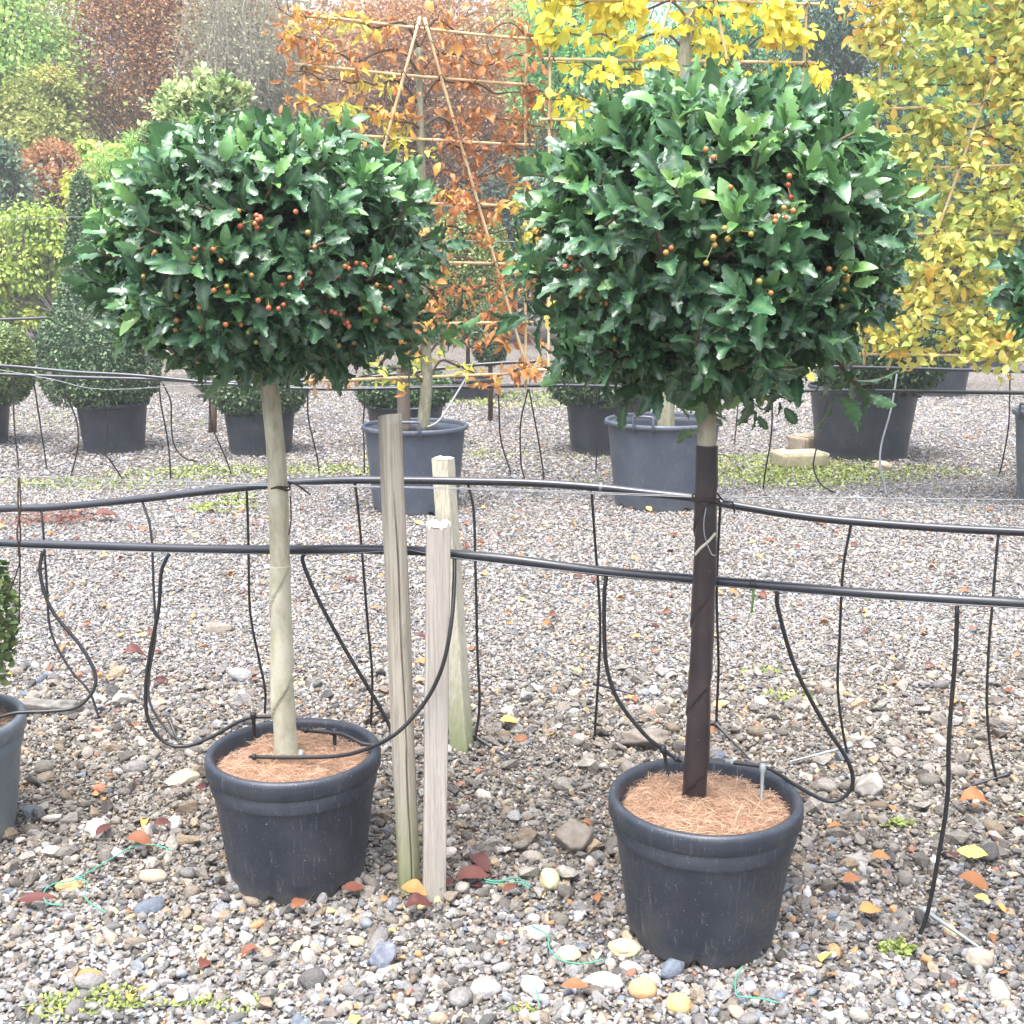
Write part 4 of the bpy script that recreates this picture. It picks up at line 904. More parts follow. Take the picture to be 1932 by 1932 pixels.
def crown_r(d,rad,seed):
    """lumpy rounded-box crown: distance from the centre in direction d"""
    p=2.05; q=(np.abs(d/rad)**p).sum(-1)**(-1/p)
    return q*(1+.055*wob(d,seed,3.0)+.035*wob(d,seed+7,7.0))
def holly(label,trunk,tr0,tr1,centre,rad,seed,clusters,n_sh=740,loc=None,extra=(),guard=None):
    r=np.random.default_rng(seed); rad=np.array(rad); centre=np.array(centre)
    t=thing('holly_tree',label,'holly tree',loc,'standard hollies in the front row')
    tp=smooth(trunk,10); m=MB(); nn=len(tp); rr=np.linspace(tr0,tr1,nn)*(1+.07*wob(tp,seed,14)+.035*wob(tp,seed+4,45)); m.tube(tp,rr,18); m.build('trunk',M['holly_bark'],t)
    if guard:
        z0,z1,gr,mat,pitch=guard
        a=np.linspace(0,1,260); z=z0+(z1-z0)*a; cx=np.interp(z,tp[:,2],tp[:,0]); cy=np.interp(z,tp[:,2],tp[:,1]); rt=np.interp(z,tp[:,2],rr)
        ang=2*pi*z/pitch
        m=MB(); sides=40; V=[]
        th=np.linspace(0,2*pi,sides,endpoint=False)
        for i in range(len(z)):
            # overlapping spiral: the radius steps up a little at the seam
            ph=((th-ang[i])%(2*pi))/(2*pi); R_=rt[i]+gr+.0035*ph-.0015*np.exp(-(ph/.05)**2)+.0012*np.sin(3*th+z[i]*9)
            V.append(np.stack([cx[i]+R_*np.cos(th),cy[i]+R_*np.sin(th),np.full(sides,z[i])],-1))
        V=np.concatenate(V); i=np.arange(len(z)-1)[:,None]*sides; j=np.arange(sides)[None]; k=(j+1)%sides
        m.add(V,[np.stack([i+j,i+k,i+sides+k,i+sides+j],-1).reshape(-1,4),(np.arange(sides)+(len(z)-1)*sides)[None]]); m.build('tree_guard',mat,t)
    top=tp[-1]
    # shoots
    def dirs(n):
        d=unit(r.normal(size=(n,3))); return d
    d=dirs(n_sh); dist=crown_r(d,rad,seed); depth=np.where(r.uniform(size=n_sh)<.66,r.uniform(.90,1.04,n_sh),r.uniform(.62,.9,n_sh))
    stick=r.uniform(size=n_sh)<.07; depth=np.where(stick,r.uniform(1.03,1.10,n_sh),depth)
    tips=centre+d*(dist*depth)[:,None]
    hor=d*np.array([1,1,.55]); ax=unit(hor+r.normal(size=(n_sh,3))*.32+np.array([0,0,.34]))
    if extra:
        E=np.array([at(px,py,centre[1]-.04) for px,py in extra]); de=unit(E-centre)
        tips=np.vstack([tips,E]); d=np.vstack([d,de]); ax=np.vstack([ax,unit(de*np.array([1,1,.6])+np.array([0,-.15,.12]))]); n_sh+=len(E)
    low=d[:,2]<-.45; ax[low]=unit(ax[low]+np.array([0,0,-.45]))
    bm_=MB()
    for i in range(0,n_sh,3):
        b=top+(centre-top)*r.uniform(.1,.9)+r.normal(0,.03,3); mid=b*.5+tips[i]*.5+r.normal(0,.03,3)-np.array([0,0,.03])
        bm_.tube(smooth([b,mid,tips[i]-ax[i]*.06,tips[i]],3),np.linspace(.007,.0022,10),5,False)
    bm_.build('branches',M['twig'],t)
    mb=MB()
    Ps=[];Ds=[];Ns=[];Ss=[];Ts=[];Pl=[]
    for i in range(n_sh):
        young=(ax[i][2]>.35 and d[i][2]>.0 and r.uniform()<.72) or r.uniform()<.16
        nl=r.integers(6,9); u=unit(np.cross(ax[i],[.3,.2,1])); v=np.cross(ax[i],u); ph=r.uniform(0,6.28)
        base=r.normal(.30,.13)
        for k in range(nl):
            f=k/(nl-1); ang=radians(70-42*f+r.normal()*9); phi=ph+k*2.4
            rd=u*cos(phi)+v*sin(phi); D=ax[i]*cos(ang)+rd*sin(ang)
            D=unit(D+np.array([0,0,(-.16 if d[i][2]<.1 else -.02)*(1-f)])); N=ax[i]*sin(ang)-rd*cos(ang)+np.array([0,0,.25])
            Ps.append(tips[i]-ax[i]*.085*(1-f)+rd*.004); Ds.append(D); Ns.append(N)
            tip_f=f>.45 and young
            Ss.append(r.uniform(.052,.090)*(1-.28*(f>.6))); Ts.append(np.clip(base+(.42 if tip_f else 0)+r.normal()*.07,0,1)); Pl.append(young and f>.5 and r.uniform()<.4)
    Ps,Ds,Ns,Ss,Ts,Pl=map(np.array,(Ps,Ds,Ns,Ss,Ts,Pl))
    # darker-toned leaves filling the inside of the crown
    n2=420; d2=dirs(n2); q2=centre+d2*(crown_r(d2,rad,seed)*r.uniform(.45,.86,n2))[:,None]
    scatter(mb,SPINY[0],q2,unit(d2+r.normal(size=(n2,3))*.6),r.normal(size=(n2,3))*.5+np.array([0,0,1.0]),r.uniform(.06,.09,n2),tint=np.clip(r.normal(.14,.08,n2),0,1))
    g=r.integers(0,3,len(Ps))
    for gi in range(3):
        q=(g==gi)&~Pl; scatter(mb,SPINY[gi],Ps[q],Ds[q],Ns[q],Ss[q],tint=Ts[q])
    scatter(mb,PLAINL[0],Ps[Pl],Ds[Pl],Ns[Pl],Ss[Pl],tint=Ts[Pl])
    mb.build('crown',M['holly'],t)
    # berries
    sph=None
    import bmesh
    b=bmesh.new(); bmesh.ops.create_icosphere(b,subdivisions=2,radius=1); SV=np.array([v.co[:] for v in b.verts]); SF=np.array([[v.index for v in f.verts] for f in b.faces]); b.free()
    for (px,py,num,ripe) in clusters:
        D=ray(px,py); D=D/np.linalg.norm(D); C0=np.array([0,0,CAM_H]); best=None
        for s in np.linspace(1.6,3.6,400):
            q=C0+D*s-centre; l=np.linalg.norm(q); 
            if l<crown_r(q/l,rad,seed)*1.01: best=C0+D*s; break
        if best is None: continue
        m=MB(); st=best+np.array([0,.030,.004])
        for k in range(num):
            p=best+np.array([r.normal(0,.0135),r.normal(-.004,.008),r.normal(0,.011)])*(1 if num>1 else .2); rb=r.uniform(.0049,.0060)
            m.add(p+SV*rb,[SF],tint=np.clip(ripe+r.normal()*.12,0,1)); m.tube(smooth([st,(st+p)/2+np.array([0,0,.003]),p+np.array([0,0.002,rb*.6])],3),.0008,4,False,tint=.05)
        m.build('berry_cluster',M['berry'],t)
    return t

LZ=.305
Lt=[at(541,1440,2.83),at(534,1300,2.82),at(529,1150,2.82),at(527,1000,2.82),at(521,860,2.82),at(512,760,2.82),at(506,690,2.82),at(505,560,2.82),at(510,460,2.83)]
CL=[(480,418,7,.75),(575,440,1,.6),(291,482,2,.6),(393,478,2,.55),(428,538,3,.45),(650,500,5,.6),(556,541,4,.7),(612,592,5,.65),(652,603,4,.6),(382,592,4,.45),(376,676,3,.35),(417,716,6,.3),(531,576,2,.75),(690,502,3,.6),(726,546,3,.6),(480,636,2,.08),(741,488,1,.6),(597,466,1,.5),(507,694,1,.1),(690,590,2,.4),(330,560,1,.2),(340,615,2,.35),(560,400,1,.6),(455,400,1,.6),(500,560,2,.6),(585,515,2,.6),(470,520,1,.5),(620,545,2,.6),(700,590,2,.6),(760,545,2,.5),(450,610,2,.5),(560,630,3,.5),(270,520,1,.4),(350,500,2,.5),(660,640,2,.4),(410,470,2,.6),(735,600,2,.5),(310,590,2,.3)]
holly('left standard holly with pale wrapped trunk and orange berries',Lt,.0255,.019,at(502,474,2.82),(.374,.355,.270),21,CL,loc=(LP[0],LP[1],LZ),guard=(LZ-.01,at(530,1066,2.82)[2],.0012,M['guard_pale'],.27),extra=[(150,488),(170,545),(205,390),(840,462),(815,450),(885,615),(850,640),(700,300),(790,375),(240,310),(230,650),(770,680),(395,205),(660,235)])
Rtk=[at(1308,1530,2.575),at(1316,1400,2.56),at(1325,1200,2.55),at(1330,1000,2.545),at(1333,840,2.545),at(1334,720,2.545),at(1336,600,2.545),at(1340,470,2.55)]
CR2=[(1490,350,3,.7),(1475,408,5,.5),(1356,455,4,.25),(1390,440,2,.4),(1090,508,4,.6),(1076,546,3,.35),(1131,577,2,.3),(1160,640,1,.08),(1592,540,4,.35),(1578,520,3,.35),(1450,551,1,.35),(1430,535,1,.45),(1331,300,2,.65),(1412,265,1,.85),(1280,470,2,.6),(1477,702,3,.08),(1442,692,2,.08),(1601,575,2,.3),(1108,495,2,.7),(1143,575,1,.8),(1330,380,1,.5),(1380,350,1,.6)]
holly('right standard holly with dark spiral wrapped trunk, the nearest tree',Rtk,.0225,.017,at(1336,452,2.545),(.368,.355,.300),22,CR2,n_sh=820,loc=(RP[0],RP[1],LZ),guard=(LZ-.01,at(1332,840,2.545)[2],.0025,M['guard_dark'],.21),extra=[(1688,400),(1705,480),(1640,745),(1600,770),(1620,310),(1560,200),(1430,785),(1480,770),(1180,760),(970,480),(965,600),(1010,330),(1120,190),(1680,600),(1460,150),(1060,700)])
# a pale gap in the dark wrap where bare stem shows
_rt=bpy.data.objects['holly_tree.001']
MB().tube(smooth([at(1311,1047,2.512),at(1322,1034,2.507),at(1336,1022,2.507),at(1350,1006,2.515)],5),.0032,6).build('bare_stem_gap',M['guard_pale'],_rt)
ec=at(2265,540,2.27)
holly('third holly whose leaves poke in at the right edge',[(EP[0],EP[1],.29),(EP[0]+.01,EP[1],.8),(EP[0],EP[1],1.4)],.023,.017,(EP[0],EP[1],1.46),(.375,.36,.30),23,[],n_sh=640,loc=(EP[0],EP[1],LZ),extra=[(1915,490),(1905,530),(1912,575),(1925,600),(1928,520),(1930,560),(1945,500),(1950,545),(1955,590),(1970,520),(1975,570)])

# ------------------------------------------------------------------ three timber stakes between the front pots
STK='timber stakes between the front pots'
def stake1():
    b0,b1=np.array(list(gnd(772,1682)[:2])+[-.06]),at(735,783,2.735)
    b0[1]=2.735; 
    m=MB(); n=60; sides=130; P=np.linspace(b0,b1,n); th=np.linspace(0,2*pi,sides,endpoint=False); V=[]
    for i in range(n):
        f=i/(n-1); z=P[i,2]; R_=.0275*(1+.04*np.sin(2*th+z*3)+.03*np.sin(5*th+z*11))
        R_=R_*(1-.10*np.exp(-((th-radians(200))/.5)**2))
        # long drying crack that wanders up the front
        tc=radians(283)+.22*sin(z*2.0+1.0)+.05*sin(z*17); dd=(th-tc); R_=R_-.017*np.exp(-(dd/.06)**2)*min(1,max(0,(1.03-z)*6))
        # knots
        for (kz,ka,s_) in ((.62,radians(262),.004),(.66,radians(300),.005),(.38,radians(295),.004)):
            R_=R_+s_*np.exp(-((z-kz)/.022)**2-((th-ka)/.22)**2)
        V.append(np.stack([P[i,0]+R_*np.cos(th),P[i,1]+R_*np.sin(th),np.full(sides,z)],-1))
    V=np.array(V); V[-1,:,2]+=.006*np.cos(th+1)
    m.add(V.reshape(-1,3),[np.stack([(np.arange(n-1)[:,None]*sides+np.arange(sides)[None]),(np.arange(n-1)[:,None]*sides+(np.arange(sides)[None]+1)%sides),(np.arange(n-1)[:,None]*sides+sides+(np.arange(sides)[None]+1)%sides),(np.arange(n-1)[:,None]*sides+sides+np.arange(sides)[None])],-1).reshape(-1,4),(np.arange(sides)+(n-1)*sides)[None]])
    o=m.build('timber_stake',M['wood_stake'],loc=(b0[0],b0[1],0)); tag(o,'tallest round timber stake with a long crack and green foot','stake',STK)
stake1()
def square_stake(label,b0,b1,half,rot,mat,seed,ragged_top=.004,splinter=False):
    m=MB(); n=40; k=10; r=np.random.default_rng(seed); P=np.linspace(b0,b1,n); q=np.linspace(-1,1,k,endpoint=False)
    sq=np.concatenate([np.stack([q,-np.ones(k)],-1),np.stack([np.ones(k),q],-1),np.stack([-q,np.ones(k)],-1),np.stack([-np.ones(k),-q],-1)])
    sq=sq*(1-.05*(np.abs(sq).min(1)>.85)[:,None])
    a=radians(rot); sq=np.stack([sq[:,0]*cos(a)-sq[:,1]*sin(a),sq[:,0]*sin(a)+sq[:,1]*cos(a)],-1); s=len(sq)
    V=np.zeros((n,s,3))
    for i in range(n):
        V[i,:,:2]=P[i,:2]+sq*half*(1+.02*wob(np.array([0,0,P[i,2]]),seed,9)); V[i,:,2]=P[i,2]
    V[-1,:,2]+=r.normal(0,ragged_top,s)
    F=[np.stack([(np.arange(n-1)[:,None]*s+np.arange(s)[None]),(np.arange(n-1)[:,None]*s+(np.arange(s)[None]+1)%s),(np.arange(n-1)[:,None]*s+s+(np.arange(s)[None]+1)%s),(np.arange(n-1)[:,None]*s+s+np.arange(s)[None])],-1).reshape(-1,4)]
    m.add(V.reshape(-1,3),F)
    top=V[-1]; c=top.mean(0)+np.array([0,0,.004]); ring=top*.5+c*.5+np.stack([0*top[:,0],0*top[:,0],r.normal(0,ragged_top*1.4,s)],-1)
    m.add(np.vstack([top,ring,c[None]]),[np.stack([np.arange(s),(np.arange(s)+1)%s,s+(np.arange(s)+1)%s,s+np.arange(s)],-1),np.stack([s+np.arange(s),s+(np.arange(s)+1)%s,np.full(s,2*s)],-1)])
    t=thing('timber_stake',label,'stake',(b0[0],b0[1],0),STK)
    m.build('post',mat,t,smooth=False)
    # pale fresh sawn end
    e=MB(); e.add(np.vstack([top+[0,0,.003],ring+[0,0,.003],c[None]+[0,0,.003]]),[np.stack([np.arange(s),(np.arange(s)+1)%s,s+(np.arange(s)+1)%s,s+np.arange(s)],-1),np.stack([s+np.arange(s),s+(np.arange(s)+1)%s,np.full(s,2*s)],-1)])
    e.build('sawn_end',M['endgrain'],t,smooth=False)
M['endgrain']=plain('pale_end_grain',(.62,.58,.50),.9,.1,.25,120,.5,150)
b=gnd(818,1700); square_stake('pale square timber stake with splintered foot beside the round stake',np.array([b[0],2.705,.0]),at(827,992,2.705),.0275,6,M['wood_pale'],3,.004)
m=MB(); r_=np.random.default_rng(5)
b=gnd(888,1415); square_stake('short square stake leaning back with a green foot',np.array([at(873,1415,3.62)[0],3.62,-.03]),at(836,866,3.84),.0285,-24,M['wood_green'],4,.0015)

# ------------------------------------------------------------------ irrigation pipes and support wires
def run(name,label,cat,pts,Ys,r,mat,group=None,n=8):
    """pts in photo pixels; Ys: list of (px, Y) knots giving the distance along the run"""
    k=np.array(Ys,float); P=[at(px,py,np.interp(px,k[:,0],k[:,1])) for px,py in pts]; P=smooth(P,n)
    m=MB(); m.tube(P,r,14); o=m.build(name,mat,loc=P[len(P)//2]); tag(o,label,cat,group); return P
PIP='black irrigation pipes strung along the rows'
UY=[(-400,4.15),(0,3.97),(835,3.69),(1340,3.55),(1932,3.36),(2300,3.24)]
UP=run('irrigation_pipe','upper black irrigation pipe arching across behind both hollies','pipe',[(-330,984),(-150,970),(0,960),(100,957),(260,942),(400,926),(510,915),(560,910),(640,906),(720,906),(815,907),(870,908),(1000,911),(1120,919),(1220,930),(1310,940),(1400,956),(1500,972),(1600,983),(1760,995),(1932,1004),(2250,1018)],UY,.0122,M['pipe'],PIP)
LY_=[(-400,3.2),(0,3.06),(530,2.90),(740,2.80),(830,2.775),(1320,2.625),(1932,2.44),(2300,2.33)]
LPp=run('irrigation_pipe','lower black irrigation pipe crossing just behind the two front stakes','pipe',[(-330,1012),(-150,1018),(0,1025),(160,1029),(340,1035),(510,1037),(640,1036),(720,1037),(800,1040),(860,1046),(950,1054),(1130,1077),(1310,1093),(1440,1104),(1650,1121),(1800,1131),(1932,1139),(2250,1158)],LY_,.0112,M['pipe'],PIP)
run('irrigation_pipe','thin black pipe of the back row sagging across nearest','pipe',[(-200,684),(0,690),(140,702),(250,708),(400,722),(520,731),(640,734),(800,732),(1000,728),(1100,728),(1250,733),(1400,738),(1590,737),(1750,739),(1932,742),(2200,746)],[(-300,8.0),(2300,8.0)],.011,M['pipe'],PIP)
run('irrigation_pipe','second black pipe of the back row crossing behind the sagging one','pipe',[(-200,700),(0,706),(150,712),(300,716),(450,722),(600,716),(720,709),(850,693),(965,684),(1100,681),(1300,685),(1480,690),(1530,691),(1700,695),(1932,701),(2200,708)],[(-300,8.9),(2300,8.9)],.0125,M['pipe'],PIP)
run('irrigation_pipe','farthest black pipe at left in front of the yellow leaved tree','pipe',[(-200,608),(0,603),(60,601),(140,598),(300,602)],[(-300,13.0),(500,13.0)],.016,M['pipe'],PIP)
WIR='thin steel wires along the rows'
def offs(k,d): return [(a,b+d) for a,b in k]
run('support_wire','upper of two steel wires running along the upper pipe','wire',[(-330,894),(0,898),(300,907),(545,915),(800,919),(1100,928),(1350,936),(1932,943),(2200,946)],offs(UY,-.035),.0012,M['wire'],WIR,4)
run('support_wire','lower of two steel wires running along the upper pipe','wire',[(-330,906),(0,912),(300,915),(545,917),(800,921),(1100,931),(1350,939),(1932,955),(2200,962)],offs(UY,-.03),.0012,M['wire'],WIR,4)
run('support_wire','steel wire just beneath the lower pipe twisting past the stakes','wire',[(-330,1018),(0,1032),(200,1039),(400,1044),(560,1046),(640,1045),(720,1040),(760,1036),(790,1041),(830,1048),(900,1058),(1130,1084),(1310,1101),(1650,1130),(1932,1147),(2200,1160)],offs(LY_,-.016),.0009,M['wire'],WIR,4)
run('support_wire','pale wire stretched high before the yellow leaved tree at left','wire',[(-200,421),(0,415),(180,408),(330,402)],[(-300,9.5),(500,9.5)],.0022,M['wire'],WIR,3)
run('support_wire','steel wire of the back row beside the sagging pipe','wire',[(-200,672),(0,698),(100,716),(200,735),(420,724),(640,730),(1000,725),(1400,733),(1932,738),(2200,741)],[(-300,7.95),(2300,7.95)],.0022,M['wire'],WIR,4)
run('support_wire','steel wire crossing behind the copper leaves right of its trunk','wire',[(600,452),(930,455),(1000,457),(1300,460)],[(500,8.6),(1400,8.6)],.0025,M['wire'],WIR,3)
# couplings and ties on the pipes
def ring_on(name,label,cat,P,px_i,r,wd,mat,group=None):
    i=px_i; d=unit(P[i+1]-P[i]); m=MB(); m.tube([P[i]-d*wd,P[i]-d*wd*.5,P[i]+d*wd*.5,P[i]+d*wd],r,14); o=m.build(name,mat,loc=P[i]); tag(o,label,cat,group)
def idx(P,px):
    q=[HALF+FPX*p[0]/(p[1]*cos(TILT)+(CAM_H-p[2])*sin(TILT)) for p in P]; return int(np.clip(np.argmin(np.abs(np.array(q)-px)),1,len(P)-2))
ring_on('pipe_clip','small pale joint on the upper pipe left of dark trunk','clip',UP,idx(UP,1138),.0132,.005,M['hose_grey'])
ring_on('pipe_tie','black tie round the lower pipe right of the dark trunk','tie',LPp,idx(LPp,1427),.0125,.006,M['hose'])
i=idx(LPp,1427); cord('string','short green string dangling below the lower pipe','string',[LPp[i]+[0,-.012,-.008],LPp[i]+[-.001,-.013,-.03],LPp[i]+[-.003,-.013,-.062]],.0028,plain('mossy_string',(.12,.22,.05),.8))

# ------------------------------------------------------------------ drip hoses
HOS='thin drip hoses hanging from the pipes'
def peg(parent,top,tip,mat,r=.0042):
    m=MB(); top=np.array(top);tip=np.array(tip); d=unit(tip-top)
    m.tube([top-d*.010,top-d*.004,top+d*.006,top+d*.008,tip-d*.01,tip],[r*1.9,r*1.9,r*1.9,r*1.25,r*.7,r*.2],8); m.build('peg',mat,parent)
def emitter(parent,p,d,mat):
    m=MB(); d=unit(np.array(d,float)); m.tube([p-d*.010,p-d*.004,p-d*.003,p+d*.004,p+d*.005,p+d*.014],[.0035,.0035,.0075,.0075,.004,.003],10); m.build('emitter',mat,parent)
def hose(label,pts,Y0,Y1,r,mat='hose',ground_end=False,pegs=(),emit=None,group=HOS,Ymid=None,n=7):
    P=[]; k=len(pts)
    for i,(px,py) in enumerate(pts):
        f=i/(k-1); Y=Y0+(Y1-Y0)*f
        if Ymid: Y=np.interp(f,[a for a,_ in Ymid],[b for _,b in Ymid])
        P.append(at(px,py,Y))
    P=np.array(P); P[:,2]=np.maximum(P[:,2],.014)
    S=smooth(P,n); t=thing('drip_hose',label,'hose',S[0],group)
    jit=.0022*np.stack([wob(S,7,9),wob(S,8,9),0*S[:,0]],-1); jit[0]=0; jit[-1]=0; S=S+jit
    m=MB(); m.tube(S,r,8); m.build('tube',M[mat],t)
    if emit: emitter(t,S[-1],S[-1]-S[-2],M[emit])
    for (a,b,mt) in pegs: peg(t,a,b,M[mt])
    return t
G_=lambda px,py:gnd(px,py,.014)
def gy(px,py): return gnd(px,py,.014)[1]
uy=lambda px: float(np.interp(px,[a for a,_ in UY],[b for _,b in UY])); ly=lambda px: float(np.interp(px,[a for a,_ in LY_],[b for _,b in LY_]))
h=.0043
hose('hose from the upper pipe ending left of the sagging hose loop',[(78,962),(82,1000),(88,1100),(95,1190),(130,1260),(168,1305),(188,1358)],uy(78),gy(188,1358),h,emit='hose_grey')
hose('hose from the upper pipe ending at a peg behind left pot loop',[(268,945),(284,1000),(290,1100),(293,1200),(281,1275),(284,1330),(318,1380),(335,1396)],uy(268),gy(335,1396),h,pegs=[(G_(322,1378)+[0,0,.03],G_(338,1405)+[0,0,.002],'hose')])
hose('straight hose from upper pipe dropping just left of pale trunk',[(465,922),(470,1040),(472,1150),(488,1240),(500,1300),(500,1345)],uy(465),gy(500,1350),h)
hose('straight hose from upper pipe dropping left of the round stake',[(670,911),(676,960),(684,1050),(692,1150),(702,1270),(700,1368)],uy(670),gy(700,1372),h)
hose('hose from upper pipe ending at a fallen peg right of stakes',[(882,912),(893,965),(898,1080),(902,1230),(905,1330),(896,1398)],uy(882),gy(896,1402),h,pegs=[(G_(890,1396)+[0,0,.02],G_(962,1436)+[0,0,.004],'hose')])
hose('hose from upper pipe ending beside a short lying peg mid gravel',[(1115,925),(1122,1010),(1128,1100),(1133,1200),(1127,1310),(1122,1390)],uy(1115),gy(1122,1390),h,pegs=[(G_(1124,1338)+[0,0,.09],G_(1195,1350)+[0,0,.075],'hose')],emit='hose')
hose('hose from upper pipe running down close behind the dark trunk',[(1358,948),(1354,1030),(1353,1120),(1356,1250),(1352,1372)],uy(1358),gy(1352,1375),h,pegs=[(G_(1352,1378)+[0,0,.02],G_(1425,1446)+[0,0,.004],'hose')])
hose('hose from upper pipe meeting a grey peg above the right loop',[(1606,988),(1590,1080),(1585,1200),(1581,1290),(1590,1370),(1600,1425)],uy(1606),gy(1600,1428),h,pegs=[(G_(1600,1420)+[0,0,.02],G_(1488,1440)+[0,0,.004],'clip_clear')])
hose('hose from upper pipe nearest the right edge ending at a peg',[(1884,1008),(1872,1130),(1862,1290),(1868,1400),(1881,1474)],uy(1884),gy(1881,1478),h,pegs=[(G_(1897,1474)+[0,0,.02],G_(1808,1492)+[0,0,.004],'hose')])
h=.0048
wx=WP[1]
hose('hose from lower pipe curling into the left edge dusty pot',[(80,1040),(77,1085),(98,1150),(150,1215),(180,1268),(176,1305),(145,1334),(90,1342),(30,1345),(-20,1358)],ly(80),wx-.10,h)
hose('hose from lower pipe looping low before rising into left pot',[(320,1045),(306,1080),(300,1150),(285,1230),(275,1300),(280,1358),(310,1400),(350,1408),(400,1390),(450,1362),(480,1353),(538,1352)],ly(320),LP[1]+.13,h,pegs=[(at(478,1352,LP[1]+.11),at(482,1412,LP[1]+.11),'hose')])
hose('hose from lower pipe slanting across to the left pot rim',[(575,1044),(572,1062),(600,1130),(650,1222),(705,1312),(735,1368),(738,1386),(720,1402),(690,1404),(662,1392),(640,1384),(578,1378)],ly(575),LP[1]+.06,h,Ymid=[(0,ly(575)),(.5,2.86),(.62,2.83),(.75,2.82),(1,LP[1]+.08)],emit='hose',pegs=[(at(631,1382,LP[1]+.07),at(633,1442,LP[1]+.03),'hose')])
hose('hose from lower pipe curving in front of both stakes to left pot',[(857,1047),(856,1100),(851,1170),(838,1245),(815,1303),(780,1352),(740,1390),(690,1414),(640,1426),(565,1429),(480,1428)],2.76,LP[1]-.03,h,Ymid=[(0,2.765),(.12,2.70),(.25,2.655),(.6,2.655),(.75,2.71),(1,LP[1]-.03)],emit='hose',pegs=[(at(568,1424,LP[1]-.025),at(565,1468,LP[1]-.06),'clip_clear')])
hose('hose from lower pipe dropping into the right holly pot at left',[(1143,1087),(1139,1120),(1140,1200),(1146,1265),(1168,1325),(1215,1385),(1248,1412),(1276,1432)],ly(1143),RP[1]+.10,h,emit='hose',pegs=[(at(1252,1415,RP[1]+.10),at(1262,1466,RP[1]+.07),'hose')])
hose('hose from lower pipe looping round into right pot from the right',[(1465,1116),(1467,1150),(1500,1260),(1555,1365),(1598,1432),(1609,1475),(1593,1503),(1560,1511),(1505,1483),(1450,1450),(1380,1438)],ly(1465),RP[1]+.07,h,emit='clip_clear',pegs=[(at(1439,1450,RP[1]+.06),at(1436,1516,RP[1]+.01),'clip_clear')])
hose('hose from lower pipe hanging free to gravel at the right',[(1806,1144),(1801,1250),(1790,1390),(1787,1500),(1767,1640),(1750,1725),(1736,1765)],ly(1806),gy(1736,1770),h+.0003,emit='hose_grey',pegs=[(G_(1746,1742)+[0,0,.03],G_(1872,1808)+[0,0,.004],'clip_clear')])
BHOS='thin drip hoses of the back rows'
for lab,pts,Y0 in [
 ('back row hose before the left edge box ball pot',[(25,716),(27,800),(35,880)],8.0),
 ('back row hose between left edge box ball and pointed topiary',[(62,714),(76,800),(88,884)],8.0),
 ('back row hose curving left of the pointed topiary pot',[(120,735),(143,790),(148,835),(135,893)],7.95),
 ('back row hose hanging in front of the pointed topiary pot',[(206,756),(200,850),(208,868),(232,905)],8.0),
 ('straight back row hose right of the pointed topiary pot',[(300,722),(305,770),(318,840),(322,902)],8.0),
 ('curved back row hose right of the pointed topiary pot',[(308,724),(322,760),(326,830),(345,862),(375,872)],8.0),
 ('back row hose just left of the pot beside pale trunk',[(395,740),(399,800),(425,862),(436,895)],8.0),
 ('back row hose between pale trunk and the round stake',[(580,735),(582,790),(598,860),(602,892)],8.0),
 ('back row hose left of the copper leaved tree pot',[(687,735),(686,800),(688,893)],8.0),
 ('back row hose right of the copper leaved tree pot',[(940,733),(945,830),(962,885),(960,896)],8.0),
 ('left one of two hoses dropping below the copper frame corner',[(996,735),(982,800),(983,870),(990,905)],8.0),
 ('right one of two hoses dropping below the copper frame corner',[(998,735),(1010,800),(1024,880),(1026,912)],8.0),
 ('back row hose left of the pot behind the dark trunk',[(1125,735),(1126,820),(1124,890)],8.0),
 ('short back row hose under the right holly by its trunk',[(1395,742),(1390,790),(1386,838)],9.0),
 ('back row hose left of the yellowish broken slab',[(1457,740),(1455,820),(1446,880),(1440,922)],8.0),
 ('back row hose curving round the yellowish broken slab',[(1562,740),(1552,810),(1538,855),(1535,885),(1550,915),(1575,929)],8.0),
 ('back row hose near the right edge right of biggest pot',[(1906,704),(1903,800),(1893,860),(1886,892)],8.6)]:
    hose(lab,pts,Y0,gy(*pts[-1]),.0055,group=BHOS,n=5)
hose('grey hose hanging in front of the biggest black pot',[(1692,706),(1682,770),(1663,840),(1661,880),(1668,910),(1673,935)],8.6,gy(1673,937),.0075,mat='hose_grey',group=BHOS,n=5)

# ------------------------------------------------------------------ ties, wires and twine
def loop_wire(label,px,py,Y,rad,mat,tail,seed,r=.0022):
    c=at(px,py,Y); t_=np.linspace(0,4*pi,40); rr=np.random.default_rng(seed)
    P=np.stack([c[0]+rad*np.cos(t_),c[1]+rad*np.sin(t_),c[2]+.006*np.sin(t_*.5+1)+.003*np.sin(3*t_)],-1)
    P=np.vstack([P,[c+np.array(q) for q in tail]]); m=MB(); m.tube(P,r,6); o=m.build('tie_wire',mat,loc=c); tag(o,label,'tie wire','wires tying trunks to the pipes')
loop_wire('dark wire tied round the pale guarded trunk at the upper pipe',528,918,2.82,.0245,M['rust_wire'],[(.03,-.012,.012),(.05,-.02,.004),(.075,-.02,-.016)],1)
cord('tie_wire','dark wire end hanging down beside the pale guarded trunk','tie wire',[at(548,935,2.80),at(549,980,2.80),at(545,1010,2.80)],.0018,M['rust_wire'])
loop_wire('dark wire knotted round the dark wrapped trunk at upper pipe',1332,941,2.545,.0285,M['rust_wire'],[(.035,-.02,-.002),(.055,-.01,-.006),(.062,.0,-.03)],2)
cord('tie_wire','pale thread hanging loose on the dark wrapped trunk','tie wire',[at(1332,958,2.508),at(1328,985,2.505),at(1330,1012,2.505),at(1342,1044,2.503),at(1350,1048,2.50)],.0010,M['rope'])
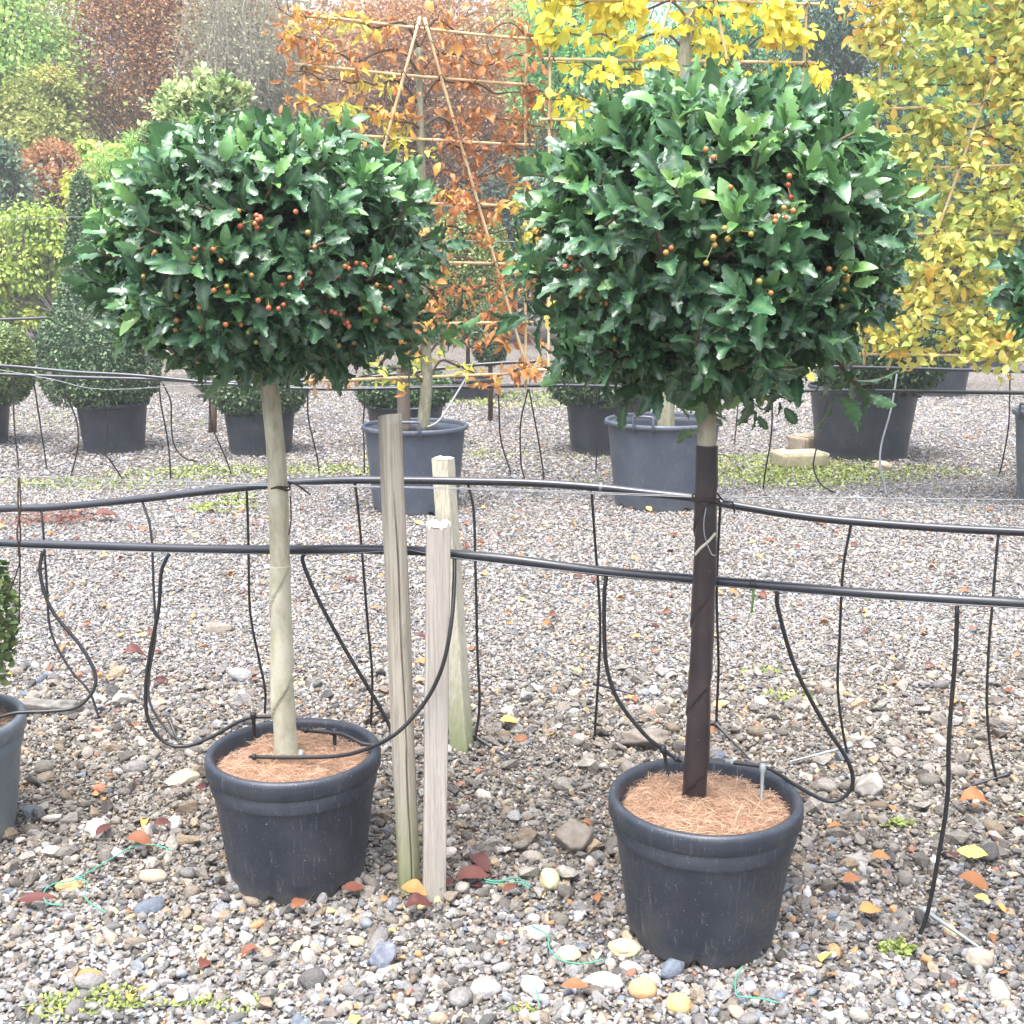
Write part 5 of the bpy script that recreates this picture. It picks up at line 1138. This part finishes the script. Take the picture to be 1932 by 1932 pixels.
cord('hanging_wire','dark twisted wire hanging at far left over both pipes','hanging wire',[at(35,899,3.0),at(34,950,2.99),at(39,1010,2.985),at(35,1035,2.985),at(38,1070,2.99),at(37,1110,2.99),at(36,1175,3.0)],.0022,M['rust_wire'])
cord('hanging_wire','second dark wire strand splaying left from the twisted wire','hanging wire',[at(37,899,2.99),at(39,960,2.98),at(32,1005,2.975),at(38,1052,2.98),at(28,1090,2.985),at(12,1128,2.99)],.0020,M['rust_wire'])
TW='scraps of green twine on the gravel'
def twine(label,pts,z=.034):
    P=np.array([gnd(px,py,z) for px,py in pts]); cord('twine',label,'twine',P,.0017,M['twine'],8,TW)
twine('long loop of green twine on the gravel at far left',[(325,1605),(290,1594),(250,1598),(190,1632),(140,1660),(100,1668),(82,1685),(90,1704),(118,1707)])
twine('short green twine tail crossing the long loop at left',[(140,1655),(165,1665),(160,1690),(172,1705),(200,1722)])
twine('green twine scrap touching the dark red leaves right of stakes',[(900,1645),(918,1660),(945,1662),(975,1656),(1000,1672)])
twine('second green twine strand doubling the scrap right of stakes',[(915,1664),(950,1668),(980,1664),(998,1676)])
twine('curved green twine scrap left of the right pot foot',[(1003,1747),(1022,1756),(1035,1768),(1037,1790),(1060,1812),(1100,1818),(1140,1810)])
twine('green twine scrap coming from under the right pot',[(1402,1822),(1388,1845),(1388,1870),(1395,1880),(1430,1883),(1468,1892)])
twine('tiny green twine scrap at the bottom centre of the photo',[(1012,1868),(1016,1885),(1014,1898)])

# ------------------------------------------------------------------ the thin autumn mist between here and the far trees
def haze(density):
    V=[(x,y,z) for z in (-1.0,15.0) for x,y in ((-130,-50),(130,-50),(130,130),(-130,130))]
    o=MB().add(V,[[[3,2,1,0],[4,5,6,7],[0,1,5,4],[1,2,6,5],[2,3,7,6],[3,0,4,7]]])
    m=bpy.data.materials.new('haze'); m.use_nodes=True; t=m.node_tree; t.nodes.clear()
    out=t.nodes.new('ShaderNodeOutputMaterial'); pv=t.nodes.new('ShaderNodeVolumePrincipled')
    pv.inputs['Color'].default_value=(.95,.97,1,1); pv.inputs['Density'].default_value=density; pv.inputs['Anisotropy'].default_value=.2
    t.links.new(pv.outputs[0],out.inputs['Volume'])
    ob=o.build('haze',m,smooth=False); ob['kind']='stuff'
haze(.003)
